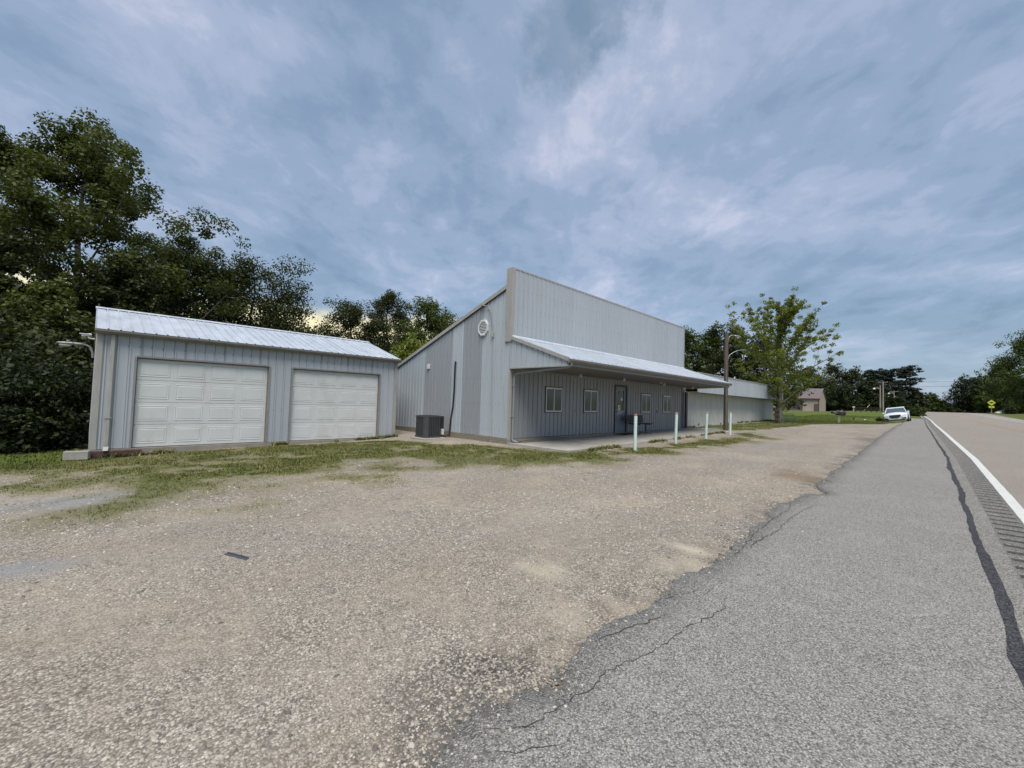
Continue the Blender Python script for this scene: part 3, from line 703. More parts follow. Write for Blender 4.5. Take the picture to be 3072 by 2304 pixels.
# ------------------------------------------------------------------ garage
def build_garage():
    x0, x1, gy, gz0, gzt = .07, 8.33, 14.586, -.256, 2.66
    yb = 19.9; ye, ze, yr, zr = 14.40, 2.715, 17.2, 3.60
    t = thing('garage', 'grey steel two-door garage with galvanised roof beside the dark woods', 'garage', (x0, gy, -.4))
    doors = [(.823, 3.90), (4.59, 7.615)]; dt = 2.083
    segs = [(x0, doors[0][0], gz0), (doors[0][0], doors[0][1], dt), (doors[0][1], doors[1][0], gz0), (doors[1][0], doors[1][1], dt), (doors[1][1], x1, gz0)]
    for a, b, z in segs: sheets(t, 'wall_panel', (0, gy, 0), (1, 0, 0), (0, -1, 0), a, b, z, gzt, m_panel)
    screws(t, (0, gy, 0), (1, 0, 0), (0, -1, 0), x0+.4, x1-.1, [2.35]); screws(t, (0, gy, 0), (1, 0, 0), (0, -1, 0), 3.98, 4.55, [.75]); screws(t, (0, gy, 0), (1, 0, 0), (0, -1, 0), 7.7, 8.2, [.75])
    # side and rear walls
    zr_ = lambda s: 2.66+(3.55-2.66)*(1-abs(s-17.2)/2.7)
    sheets(t, 'wall_panel', (x0, 0, 0), (0, 1, 0), (-1, 0, 0), gy, yb, gz0, zr_, m_panel, cuts=(17.2,))
    sheets(t, 'wall_panel', (x1, 0, 0), (0, 1, 0), (1, 0, 0), gy, yb, gz0, zr_, m_panel, cuts=(17.2,))
    MB().box(x0, x1, yb-.03, yb, gz0, 2.66).build('rear_wall', m_panel, t)
    # corner trims
    for xa, xb in ((x0-.02, x0+.11), (x1-.10, x1+.02)): MB().bbox(xa, xb, gy-.026, gy+.1, gz0-.01, 2.62).build('corner_trim', m_trim, t)
    # slab
    MB().box(x0-.01, x1+.12, gy-.05, yb, -1.2, gz0-.012).build('foundation', m_conc_l, t)
    MB().bbox(x0-.05, x0+.95, gy-.14, gy-.055, -.75, gz0-.03, .02).build('red_footing', m_redb, t)
    # roof sheets: u along X, v up the slope
    sl = math.hypot(yr-ye, zr-ze); v = ((0, (yr-ye)/sl, (zr-ze)/sl)); nn = (0, -(zr-ze)/sl, (yr-ye)/sl)
    sheets(t, 'roof_panel', (x0-.05, ye, ze), (1, 0, 0), nn, 0, x1-x0+.10, 0, sl, m_roof, v, rib=.022)
    v2 = (0, -(yr-ye)/sl, (zr-ze)/sl); n2 = (0, (zr-ze)/sl, (yr-ye)/sl)
    sheets(t, 'roof_panel', (x0-.05, 2*yr-ye, ze), (1, 0, 0), n2, 0, x1-x0+.10, 0, sl, m_roof, v2, rib=.022)
    MB().prism([(yr-.16, zr-.028), (yr, zr+.035), (yr+.16, zr-.028), (yr, zr+.02)], 'x', x0-.07, x1+.07).build('ridge_cap', m_roof, t)
    for xa in (x0-.055, x1+.035):
        MB().prism([(ye+.02, ze-.02), (yr, zr-.015), (2*yr-ye-.02, ze-.02), (2*yr-ye-.02, ze-.10), (yr, zr-.1), (ye+.02, ze-.10)], 'x', xa, xa+.02).build('rake_trim', m_trim, t)
    # gutter: K profile
    MB().prism([(ye+.10, ze-.005), (ye+.10, ze-.115), (ye+.0, ze-.115), (ye-.035, ze-.055), (ye-.035, ze-.012), (ye-.022, ze-.012), (ye-.02, ze-.05), (ye+.005, ze-.10), (ye+.088, ze-.10), (ye+.088, ze-.005)], 'x', x0-.06, x1+.05).build('gutter', m_gutter, t)
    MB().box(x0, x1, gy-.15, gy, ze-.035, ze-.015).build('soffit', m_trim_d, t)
    ds = MB().bbox(x0+.24, x0+.325, gy-.105, gy-.035, gz0-.02, 2.60, .012).build('downspout', m_trim, t)
    MB().bbox(x0+.215, x0+.35, gy-.112, gy-.03, .49, .525, .004).build('strap', m_trim_d, ds)
    MB().add([(x0+.235, gy-.11, gz0+.06), (x0+.33, gy-.11, gz0+.06), (x0+.33, gy-.03, gz0+.06), (x0+.235, gy-.03, gz0+.06), (x0+.225, gy-.19, gz0-.03), (x0+.32, gy-.19, gz0-.03), (x0+.33, gy-.03, gz0-.05), (x0+.235, gy-.03, gz0-.05)],
             [(0, 1, 2, 3), (4, 5, 6, 7), (0, 1, 5, 4), (1, 2, 6, 5), (2, 3, 7, 6), (3, 0, 4, 7)]).build('spout_foot', m_trim, ds)
    for a, b in doors:
        fr = MB()
        fr.box(a-.045, a+.0, gy-.03, gy+.12, gz0, dt+.02); fr.box(b, b+.045, gy-.03, gy+.12, gz0, dt+.02); fr.box(a, b, gy-.03, gy+.12, dt-.0, dt+.045)
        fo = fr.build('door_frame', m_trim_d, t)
        MB().box(a, a+.02, gy+.03, gy+.07, gz0, dt).box(b-.02, b, gy+.03, gy+.07, gz0, dt).box(a+.02, b-.02, gy+.03, gy+.07, dt-.03, dt).build('weather_strip', m_wood_trim, fo)
        H = dt-gz0; hs = H/4
        for r in range(4):
            za, zb = gz0+r*hs, gz0+(r+1)*hs; y = gy+.075
            sec = MB().bbox(a+.0, b-.0, y, y+.045, za+.003, zb-.003, .008).build('door_section', m_gdoor, t)
            w = (b-a)/4
            for c in range(4):
                px0, px1 = a+c*w+.075, a+(c+1)*w-.075; pz0, pz1 = za+.10, zb-.085
                q = MB(); e = .03
                # recessed groove look: bevelled raised field
                q.add([(px0, y-.001, pz0), (px1, y-.001, pz0), (px1, y-.001, pz1), (px0, y-.001, pz1),
                       (px0+.009, y-.010, pz0+.009), (px1-.009, y-.010, pz0+.009), (px1-.009, y-.010, pz1-.009), (px0+.009, y-.010, pz1-.009),
                       (px0+.028, y-.002, pz0+.030), (px1-.028, y-.002, pz0+.030), (px1-.028, y-.002, pz1-.030), (px0+.028, y-.002, pz1-.030),
                       (px0+.05, y-.009, pz0+.05), (px1-.05, y-.009, pz0+.05), (px1-.05, y-.009, pz1-.05), (px0+.05, y-.009, pz1-.05)],
                      [(k*4+i, k*4+(i+1) % 4, k*4+4+(i+1) % 4, k*4+4+i) for k in range(3) for i in range(4)]+[(12, 13, 14, 15)])
                q.build('raised_panel', m_gdoor, sec)
        MB().box(a, b, gy+.08, gy+.13, gz0-.008, gz0+.001).build('bottom_seal', m_black, fo)
    return t
build_garage()

def arm_luminaire(parent, p0, pts, head_dir, mat=None):
    pass
def yard_lamp():
    x, y = .02, 14.75; q_ = .62
    t = thing('yard_lamp', 'grey cobra-head yard lamp on a curved arm at the garage corner', 'lamp', (x, y, 2.0))
    # the arm leaves the left side wall and bends outwards
    a = [(x-.01, y, 2.0), (x-.02, y, 2.12), (x-.06, y, 2.25), (x-.13, y, 2.30), (x-.22, y, 2.315)]
    MB().tube(a, .024, 8).build('arm', m_galv, t, True)
    hd = MB(); secs = [(-.30, .03, .026), (-.36, .04, .034), (-.55, .045, .034), (-.62, .06, .036), (-.80, .065, .034), (-.98, .04, .02), (-1.04, .01, .008)]
    ring = []
    for dx, w, hgt in secs:
        ring.append([(x+dx*q_, y+w*math.cos(k*math.pi/5), 2.315+hgt*math.sin(k*math.pi/5)) for k in range(10)])
    for i in range(len(ring)-1):
        n = len(hd.v); hd.add(ring[i]+ring[i+1], [(k, (k+1) % 10, 10+(k+1) % 10, 10+k) for k in range(10)])
    hd.add(ring[0], [tuple(range(10))]); hd.build('lamp_head', m_galv, t, True)
    ln = MB(); rr = [[(x-.80*q_+.11*math.cos(k*math.pi/6)*c, y+.07*math.sin(k*math.pi/6)*c, 2.285-d) for k in range(12)] for c, d in ((1, 0), (.9, .03), (.5, .055), (.02, .06))]
    for i in range(3): ln.add(rr[i]+rr[i+1], [(k, (k+1) % 12, 12+(k+1) % 12, 12+k) for k in range(12)])
    ln.build('lens', m_bulb, t, True)
    MB().tube([(x-.72*q_, y, 2.355), (x-.72*q_, y, 2.395)], .035, 10).build('photocell', m_galv, t)
    c = thing('security_camera', 'small white security camera under the garage roof corner', 'camera', (x, y-.1, 2.5))
    MB().tube([(x, y-.1, 2.46), (x-.08, y-.1, 2.465), (x-.12, y-.1, 2.5)], .018, 8).build('bracket', m_white, c, True)
    MB().tube([(x-.06, y-.1, 2.56), (x-.12, y-.1, 2.55), (x-.23, y-.1, 2.525)], .034, 10).build('camera_body', m_white, c, True)
    MB().bbox(x-.27, x-.05, y-.145, y-.055, 2.555, 2.575, .006).build('sun_shield', m_white, c)
    MB().tube([(x-.23, y-.1, 2.525), (x-.24, y-.1, 2.523)], .026, 10).build('lens', m_black, c)
yard_lamp()
def concrete_block():
    p = hit(232, 1383); x, y = p[0], p[1]+.12; z = gz(x, y)
    b = MB().bbox(-.23, .20, -.1, .1, 0, .20, .008)
    t = thing('concrete_block', 'single grey concrete block in the grass by the garage corner', 'block', (x, y, z+.03)); t.rotation_euler.z = R(-14)
    b.build('block_body', m_block, t, local=True)
    MB().bbox(-.19, -.03, -.065, .065, .196, .2025, .002).build('core_hole_plate', m_trim_d, t, local=True)  # flat dark plates on top stand for the shade inside the cores
    MB().bbox(.01, .16, -.065, .065, .196, .2025, .002).build('core_hole_plate', m_trim_d, t, local=True)
concrete_block()

# ------------------------------------------------------------------ main store building
CX, CY, CX1, BZ0 = 9.545, 9.641, 22.98, .04
PT, PR, EY_, EZ_, SOF = 5.60, 3.32, 7.211, 2.51, 2.335
def slabz(x): return -.09+.0113*(x-9.5)
def build_store():
    t = thing('store_building', 'long grey steel store with a tall false front and shed porch', 'building', (CX, CY, -.15))
    yb = 17.6; zr = lambda y: 5.02-.351*(y-9.86)
    # left side wall: sheets of different age
    def side_mat(y):
        if 12.71 < y < 14.5 or 10.99 < y < 12.09: return m_panel_d
        return m_panel_w
    sheets(t, 'side_wall_panel', (CX, 0, 0), (0, 1, 0), (-1, 0, 0), CY-.0, yb, BZ0, lambda y: zr(y)-.06, side_mat, cuts=(10.99, 12.09, 12.71, 14.5))
    # triangular porch end above the soffit
    pz = lambda y: EZ_+(PR-EZ_)*(y-EY_)/(CY-EY_)
    sheets(t, 'porch_end_panel', (CX, 0, 0), (0, 1, 0), (-1, 0, 0), EY_+.02, CY-.02, SOF-.01, lambda y: pz(y)-.05, m_panel_w)
    MB().box(CX-.026, CX+.02, EY_, CY, SOF-.045, SOF-.008).build('porch_end_trim', m_trim, t)
    # right side and rear
    sheets(t, 'side_wall_panel', (CX1, 0, 0), (0, 1, 0), (1, 0, 0), CY, yb, BZ0, lambda y: zr(y)-.06, m_panel)
    sheets(t, 'porch_end_panel', (CX1, 0, 0), (0, 1, 0), (1, 0, 0), EY_+.02, CY-.02, SOF-.01, lambda y: pz(y)-.05, m_panel)
    MB().box(CX1-.02, CX1+.026, EY_, CY, SOF-.045, SOF-.008).build('porch_end_trim', m_trim, t)
    MB().box(CX, CX1, yb-.03, yb, BZ0, zr(yb)).build('rear_wall', m_panel, t)
    # roof
    sl = math.hypot(yb+.15-9.9, zr(9.9)-zr(yb+.15)); v = (0, -(yb+.15-9.9)/sl, (zr(9.9)-zr(yb+.15))/sl); nn = (0, (zr(9.9)-zr(yb+.15))/sl, (yb+.15-9.9)/sl)
    sheets(t, 'roof_panel', (CX-.06, yb+.15, zr(yb+.15)+.01), (1, 0, 0), nn, 0, CX1-CX+.12, 0, sl, m_roof, v)
    for xa, xb in ((CX-.07, CX+.03), (CX1-.03, CX1+.07)):
        MB().prism([(9.84, zr(9.84)+.045), (yb+.15, zr(yb+.15)+.045), (yb+.15, zr(yb+.15)-.085), (9.84, zr(9.84)-.085)], 'x', xa, xb).build('rake_trim', m_trim, t)
    MB().prism([(9.84, zr(9.84)-.085), (yb+.1, zr(yb+.1)-.085), (yb+.1, zr(yb+.1)-.112), (9.84, zr(9.84)-.112)], 'x', CX-.03, CX-.024).build('rake_closure', m_black, t)
    # false front
    sheets(t, 'front_panel', (0, CY-.06, 0), (1, 0, 0), (0, -1, 0), CX-.02, CX1, PR-.15, PT-.02, m_panel)
    screws(t, (0, CY-.06, 0), (1, 0, 0), (0, -1, 0), CX+.2, CX1-.1, [3.75, 4.35, 4.95])
    screws(t, (CX, 0, 0), (0, 1, 0), (-1, 0, 0), CY+.3, yb-.2, [.3, 1.15, 2.0, (lambda y: 2.9 if zr(y) > 3.1 else None), (lambda y: 3.8 if zr(y) > 4.0 else None)])
    sheets(t, 'parapet_back_panel', (0, CY+.20, 0), (1, 0, 0), (0, 1, 0), CX-.02, CX1, 4.4, PT-.02, m_panel)
    MB().box(CX-.05, CX1+.03, CY-.075, CY+.22, PT-.035, PT+.012).build('parapet_cap', m_trim, t)
    MB().bbox(CX-.055, CX+.07, CY-.085, CY+.215, PR-.14, PT-.036, .006).build('front_corner_trim', m_trim, t)
    MB().bbox(CX1-.05, CX1+.035, CY-.085, CY+.215, PR-.14, PT-.036, .006).build('front_corner_trim', m_panel_d, t)
    # porch roof
    sl = math.hypot(CY-.06-EY_, PR-EZ_); v = (0, (CY-.06-EY_)/sl, (PR-EZ_)/sl); nn = (0, -(PR-EZ_)/sl, (CY-.06-EY_)/sl)
    sheets(t, 'porch_roof_panel', (CX-.03, EY_, EZ_), (1, 0, 0), nn, 0, CX1-CX+.06, 0, sl, m_roof, v, rib=.022)
    MB().prism([(EY_, EZ_+.03), (CY-.09, PR+.035), (CY-.09, PR-.075), (EY_, EZ_-.085)], 'x', CX-.065, CX-.031).build('porch_rake_trim', m_trim, t)
    MB().prism([(EY_, EZ_+.03), (CY-.09, PR+.035), (CY-.09, PR-.075), (EY_, EZ_-.085)], 'x', CX1+.031, CX1+.065).build('porch_rake_trim', m_trim, t)
    MB().prism([(CY-.16, PR-.01), (CY-.085, PR+.075), (CY-.075, PR+.075), (CY-.075, PR-.0)], 'x', CX-.0, CX1).build('roof_flashing', m_roof, t)
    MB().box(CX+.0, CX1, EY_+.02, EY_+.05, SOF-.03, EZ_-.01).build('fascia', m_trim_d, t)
    e, z = EY_, EZ_
    MB().prism([(e+.018, z-.012), (e+.018, z-.13), (e-.06, z-.13), (e-.10, z-.065), (e-.10, z-.02), (e-.086, z-.02), (e-.084, z-.06), (e-.052, z-.115), (e+.004, z-.115), (e+.004, z-.012)], 'x', CX-.07, CX1+.07).build('gutter', m_gutter, t)
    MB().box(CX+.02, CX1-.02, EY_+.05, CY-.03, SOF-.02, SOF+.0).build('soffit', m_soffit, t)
    MB().box(CX+.02, CX1-.02, CY-.075, CY-.028, SOF-.075, SOF-.021).build('soffit_trim', m_trim_d, t)
    # porch wall
    dx0, dx1 = 16.02, 16.95; wt_ = lambda x: 0
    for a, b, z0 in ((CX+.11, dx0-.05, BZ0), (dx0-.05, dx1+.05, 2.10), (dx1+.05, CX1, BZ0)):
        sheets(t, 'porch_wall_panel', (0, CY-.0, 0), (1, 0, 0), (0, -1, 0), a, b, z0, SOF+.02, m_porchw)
    MB().bbox(CX-.032, CX+.115, CY-.04, CY+.0, BZ0-.03, SOF-.05, .006).build('corner_trim', m_trim, t)
    MB().bbox(CX1-.06, CX1+.034, CY-.04, CY+.05, BZ0-.02, SOF-.05, .006).build('corner_trim', m_trim_d, t)
    # sill curb of the porch wall and plank skirting of the side wall
    MB().box(CX+.1, CX1, CY-.045, CY+.05, -.3, BZ0-.012).build('sill_curb', m_conc_l, t)
    for k in range(2):
        zt = BZ0-.012-k*.095
        MB().bbox(CX-.02-.004*k, CX+.02, CY+.0, yb, zt-.092, zt, .006).build('skirt_board', m_timber, t)
    MB().bbox(CX-.025, CX+.02, CY+.0, yb, BZ0-.5, BZ0-.203, .006).build('skirt_board', m_timber, t)
    MB().bbox(CX-.035, CX+.10, CY-.05, CY-.005, -.4, BZ0-.033, .006).build('corner_block', m_trim_d, t)
    # downspout from the porch gutter back to the wall
    ds = MB(); xs = CX+.14
    ds.tube([(xs-.12, EY_-.045, EZ_-.12), (xs-.12, EY_-.03, EZ_-.19), (xs-.1, EY_+.08, EZ_-.235), (xs-.02, CY-.25, SOF-.19), (xs, CY-.11, SOF-.24), (xs, CY-.095, SOF-.34), (xs, CY-.095, BZ0-.02), (xs+.01, CY-.12, BZ0-.07), (xs+.03, CY-.30, BZ0-.10)], .038, 8)
    d = ds.build('downspout', m_trim_d, t)
    MB().bbox(xs-.05, xs+.05, CY-.14, CY-.02, .74, .77, .003).build('strap', m_trim_d, d); MB().bbox(xs-.05, xs+.05, CY-.14, CY-.02, 1.72, 1.75, .003).build('strap', m_trim_d, d)
    xs = CX1-.05
    MB().tube([(xs+.08, EY_+.3, SOF-.03), (xs+.09, CY-.2, SOF-.10), (xs+.10, CY-.09, SOF-.2), (xs+.1, CY-.09, .1)], .035, 8).build('downspout', m_trim, t)
    # windows
    for xa in (11.38, 13.71, 18.34, 20.62):
        xb = xa+.915; z0, z1 = .91, 1.785; y = CY
        w = MB().box(xa-.03, xa, y-.032, y, z0-.03, z1+.03).box(xb, xb+.03, y-.032, y, z0-.03, z1+.03).box(xa, xb, y-.032, y, z1, z1+.03).box(xa, xb, y-.032, y, z0-.03, z0).build('window', m_dkmetal, t)
        MB().box(xa, xa+.035, y-.038, y-.002, z0, z1).box(xb-.035, xb, y-.038, y-.002, z0, z1).box(xa+.035, xb-.035, y-.038, y-.002, z1-.055, z1).box(xa+.035, xb-.035, y-.038, y-.002, z0, z0+.045).box((xa+xb)/2-.02, (xa+xb)/2+.02, y-.036, y-.002, z0+.045, z1-.055).build('window_frame', m_white, w)
        for a, b in ((xa+.035, (xa+xb)/2-.02), ((xa+xb)/2+.02, xb-.035)):
            MB().box(a, b, y-.027, y-.022, z0+.045, z1-.055).build('window_pane', m_glass, w)
    # door
    y = CY
    fr = MB().box(dx0-.05, dx0, y-.04, y+.08, BZ0-.03, 2.10).box(dx1, dx1+.05, y-.04, y+.08, BZ0-.03, 2.10).box(dx0, dx1, y-.04, y+.08, 2.03, 2.10).build('door_frame', m_dkmetal, t)
    dr = MB().box(dx0, dx1, y+.01, y+.05, BZ0-.02, .98).box(dx0, dx0+.15, y+.01, y+.05, .98, 1.90).box(dx1-.17, dx1, y+.01, y+.05, .98, 1.90).box(dx0, dx1, y+.01, y+.05, 1.90, 2.03).build('door', m_doorblue, t)
    ga, gb_ = dx0+.15, dx1-.17
    MB().box(ga, gb_, y+.03, y+.036, .98, 1.90).build('door_glass', m_glass, dr)
    MB().box(ga-.02, ga, y+.0, y+.012, .96, 1.92).box(gb_, gb_+.02, y+.0, y+.012, .96, 1.92).box(ga, gb_, y+.0, y+.012, 1.90, 1.92).box(ga, gb_, y+.0, y+.012, .95, .98).build('glass_bead', m_trim, dr)
    for (u0, u1, w0, w1, mt) in ((.26, .58, 1.0, 1.235, m_paper), (.28, .62, 1.30, 1.56, m_curtain), (.62, .86, 1.42, 1.55, m_paper), (.28, .70, 1.62, 1.86, m_curtain), (.03, .2, 1.25, 1.5, m_curtain)):
        MB().box(ga+(gb_-ga)*u0, ga+(gb_-ga)*u1, y+.022, y+.027, w0, w1).build('notice', mt, dr)
    k0 = ga+(gb_-ga)*.36
    MB().tube([(k0+.05, y+.02, 1.19), (k0+.05, y+.018, 1.19)], .022, 10).box(k0+.028, k0+.072, y+.018, y+.0205, 1.08, 1.165).build('notice_figure', m_dkmetal, dr)
    MB().tube([(dx0+.06, y+.01, .93), (dx0+.06, y-.05, .93)], .016, 8).tube([(dx0+.06, y-.05, .93), (dx0+.06, y-.075, .93)], .03, 10).build('door_knob', m_dkmetal, dr, True)
    MB().tube([(dx0+.06, y+.01, 1.10), (dx0+.06, y-.012, 1.10)], .028, 10).build('deadbolt', m_dkmetal, dr)
    # worn lettering under the glass
    tcu = bpy.data.curves.new('lettering', 'FONT'); tcu.body = 'CING'; tcu.size = .155; tcu.extrude = .002
    to = bpy.data.objects.new('tmp', tcu); COL.objects.link(to); bpy.context.view_layer.update()
    me = bpy.data.meshes.new_from_object(to.evaluated_get(bpy.context.evaluated_depsgraph_get())); bpy.data.objects.remove(to)
    lo = bpy.data.objects.new('lettering', me); COL.objects.link(lo); me.materials.append(m_white); lo.parent = dr
    oo = dr['_o']; lo.location = (dx0+.23-oo[0], y+.006-oo[1], .83-oo[2]); lo.rotation_euler = (R(90), 0, 0); lo.scale = (1.05, 1, 1)
    # octagonal gable vent
    vc, vz, vr = 10.96, 3.755, .295
    oc = [(vc+vr*.92*math.cos(R(22.5+45*k)), vz+vr*1.02*math.sin(R(22.5+45*k))) for k in range(8)]
    ic = [(vc+(a-vc)*.72, vz+(b-vz)*.72) for a, b in oc]
    m = MB(); A = [(CX-.06, a, b) for a, b in oc]+[(CX-.07, vc+(a-vc)*.9, vz+(b-vz)*.9) for a, b in oc]+[(CX-.06, a, b) for a, b in ic]+[(CX-.0, a, b) for a, b in oc]
    m.add(A, [(k, (k+1) % 8, 8+(k+1) % 8, 8+k) for k in range(8)]+[(8+k, 8+(k+1) % 8, 16+(k+1) % 8, 16+k) for k in range(8)]+[(24+k, 24+(k+1) % 8, (k+1) % 8, k) for k in range(8)])
    vn = m.build('gable_vent', m_white, t)
    MB().add([(CX-.025, a, b) for a, b in ic], [tuple(range(8))]).build('vent_backing', m_trim_d, vn)
    for k in range(8):
        zz = vz-.19+k*.054; hw = min(.20, .285-abs(zz-vz)*.75)
        MB().add([(CX-.03, vc-hw, zz+.036), (CX-.03, vc+hw, zz+.036), (CX-.062, vc+hw, zz), (CX-.062, vc-hw, zz)], [(0, 1, 2, 3)]).build('vent_louvre', m_white, vn)
    # service mast and conduit
    cm = MB().tube([(CX-.06, 11.10, 4.50), (CX-.10, 10.93, 4.53), (CX-.06, 10.72, 4.47), (CX-.05, 10.60, 4.30), (CX-.045, 10.55, 4.05), (CX-.04, 10.50, 3.75), (CX-.04, 10.47, 3.55)], .02, 7).build('service_cable', m_trim_d, t, True)
    MB().bbox(CX-.14, CX-.03, 10.92, 11.02, 4.52, 4.62, .01).build('weather_head', m_trim, cm)
    MB().bbox(CX-.1, CX-.02, 10.42, 10.50, 3.38, 3.58, .01).build('junction_box', m_trim, cm)
    MB().tube([(CX-.04, 10.455, 3.4), (CX-.04, 10.40, .9), (CX-.045, 10.36, .02), (CX-.06, 10.35, -.16)], .009, 6).build('conduit', m_trim, t)
    MB().bbox(CX-.07, CX-.0, 14.14, 14.30, 2.43, 2.62, .01).build('wall_box', m_white, t)
    # sockets on the porch wall
    MB().bbox(13.20, 13.29, CY-.05, CY, .90, 1.03, .006).build('wall_socket', m_trim, t)
    MB().bbox(19.90, 19.97, CY-.05, CY, .90, 1.02, .006).build('wall_socket', m_trim_d, t)
    # porch ceiling lamps
    for cx, cyy in ((12.42, 8.9), (14.95, 8.6), (18.55, 8.62), (22.0, 8.7)):
        lb = MB().tube([(cx, cyy, SOF-.018), (cx, cyy, SOF-.05)], .075, 12).build('ceiling_lamp', m_trim_d, t)
        MB().tube([(cx, cyy, SOF-.05), (cx, cyy, SOF-.07), (cx, cyy, SOF-.12), (cx, cyy, SOF-.15), (cx, cyy, SOF-.16)], [.04, .055, .06, .04, .01], 10).build('lamp_globe', m_bulb, lb, True)
    MB().bbox(18.1, 18.19, 8.55, 8.63, SOF-.07, SOF-.018, .006).build('motion_sensor', m_white, t)
    return t
build_store()
# porch slab
ps = MB(); xs_ = np.linspace(9.5, 24.6, 7)
ps.add([(x, y, slabz(x)+(0 if q else -.35)) for x in xs_ for y, q in ((7.16, 0), (7.16, 1), (9.60, 1), (9.60, 0))], [(4*i+k, 4*i+4+k, 4*i+4+(k+1) % 4, 4*i+(k+1) % 4) for i in range(6) for k in range(4)]+[(0, 1, 2, 3), (24, 25, 26, 27)])
slab = struct(ps.build('porch_slab', m_conc))

def build_ac():
    x0, x1, y0, y1 = 8.30, 9.04, 12.45, 13.19; z = -.165; h = .80
    t = thing('air_conditioner', 'dark grey outdoor air conditioner unit against the side wall', 'air conditioner', ((x0+x1)/2, (y0+y1)/2, z))
    MB().bbox(x0-.08, x1+.08, y0-.08, y1+.08, z-.12, z+.03, .015).build('pad', m_conc, t)
    r = .13; 
    def rr(e=0, n=5):
        P = []
        for cx, cy, a0 in ((x1-r, y1-r, 0), (x0+r, y1-r, 90), (x0+r, y0+r, 180), (x1-r, y0+r, 270)):
            for k in range(n+1): a = R(a0+90*k/n); P.append((cx+(r+e)*math.cos(a), cy+(r+e)*math.sin(a)))
        return P
    MB().prism(rr(-.02), 'z', z+.04, z+h-.02).build('coil', m_acd, t)
    MB().prism(rr(.005), 'z', z+.03, z+.085).build('base_pan', m_ac, t)
    MB().prism(rr(.005), 'z', z+h-.05, z+h).build('top_cover', m_ac, t)
    MB().prism(rr(-.08), 'z', z+h, z+h+.012).build('fan_guard', m_acd, t)
    # vertical slats on the two visible faces and the others
    for k in range(7):
        f = x0+.15+k*(x1-x0-.30)/6
        MB().box(f-.014, f+.014, y0-.002, y0+.02, z+.085, z+h-.05).build('slat', m_ac, t)
        g = y0+.15+k*(y1-y0-.30)/6
        MB().box(x0-.002, x0+.02, g-.014, g+.014, z+.085, z+h-.05).build('slat', m_ac, t)
    cp = [(x0+r+(r+.002)*math.cos(R(180+90*k/5)), y0+r+(r+.002)*math.sin(R(180+90*k/5))) for k in range(6)]+[(x0+r+(r-.03)*math.cos(R(270-90*k/5)), y0+r+(r-.03)*math.sin(R(270-90*k/5))) for k in range(6)]
    MB().prism(cp, 'z', z+.085, z+h-.05).build('corner_post', m_ac, t)
    MB().box(x0-.006, x0-.002, y0+.42, y0+.56, z+h-.26, z+h-.15).build('name_plate', m_black, t)
    MB().box(x0-.008, x0-.006, y0+.44, y0+.54, z+h-.20, z+h-.185).box(x0-.008, x0-.006, y0+.44, y0+.54, z+h-.235, z+h-.22).build('plate_lettering', m_plate, t)
    MB().bbox(x1-.04, x1+.12, y0+.1, y0+.25, z+.32, z+h-.01, .01).build('electrical_box', m_acd, t)
    MB().bbox(x1+.0, x1+.07, y0+.02, y0+.10, z+.13, z+.33, .008).build('disconnect_box', m_white, t)
    l = MB().tube([(CX-.05, 12.44, 2.66), (CX-.05, 12.46, 2.45), (CX-.045, 12.47, 1.6), (CX-.05, 12.50, 1.0), (CX-.055, 12.60, .5), (CX-.06, 12.63, .1), (CX-.10, 12.62, -.06), (CX-.25, 12.64, -.12), (9.05, 12.75, -.08)], .030, 8).build('refrigerant_line', m_black, None, True)
    tag(l, 'black insulated pipe running down the side wall to the air conditioner', 'pipe')
build_ac()

def build_bench():
    z = slabz(17.2); x0, x1 = 16.45, 17.98
    t = thing('bench', 'dark slatted bench on the porch beside the door', 'bench', (17.2, 9.1, z))
    for k in range(4): MB().bbox(x0, x1, 8.83+k*.105, 8.915+k*.105, z+.43, z+.465, .006).build('seat_slat', m_bench, t)
    for k in range(3):
        y = 9.30+k*.025; MB().add([(x0, y, z+.50+k*.105), (x1, y, z+.50+k*.105), (x1, y+.02, z+.59+k*.105), (x0, y+.02, z+.59+k*.105), (x0, y+.03, z+.495+k*.105), (x1, y+.03, z+.495+k*.105), (x1, y+.05, z+.585+k*.105), (x0, y+.05, z+.585+k*.105)],
            [(0, 1, 2, 3), (4, 5, 6, 7), (0, 1, 5, 4), (1, 2, 6, 5), (2, 3, 7, 6), (3, 0, 4, 7)]).build('back_slat', m_bench, t)
    for x in (x0+.28, x1-.28):
        MB().tube([(x, 9.05, z+.02), (x, 9.05, z+.41)], .03, 8).tube([(x, 8.80, z+.41), (x, 9.2, z+.41), (x, 9.33, z+.48), (x, 9.42, z+.80)], .02, 6).build('leg', m_dkmetal, t)
        MB().bbox(x-.04, x+.04, 8.80, 9.32, z+.0, z+.022, .004).build('foot_plate', m_dkmetal, t)
build_bench()
mt_ = MB().add([(x, y, slabz(x)+dz) for x, y in ((15.75, 9.0), (16.95, 9.0), (16.95, 9.52), (15.75, 9.52)) for dz in (.002, .016)], [(1, 3, 5, 7), (0, 2, 4, 6), (0, 1, 3, 2), (2, 3, 5, 4), (4, 5, 7, 6), (6, 7, 1, 0)]).build('door_mat', m_mat)
tag(mt_, 'flat dark mat on the concrete in front of the porch door', 'mat')
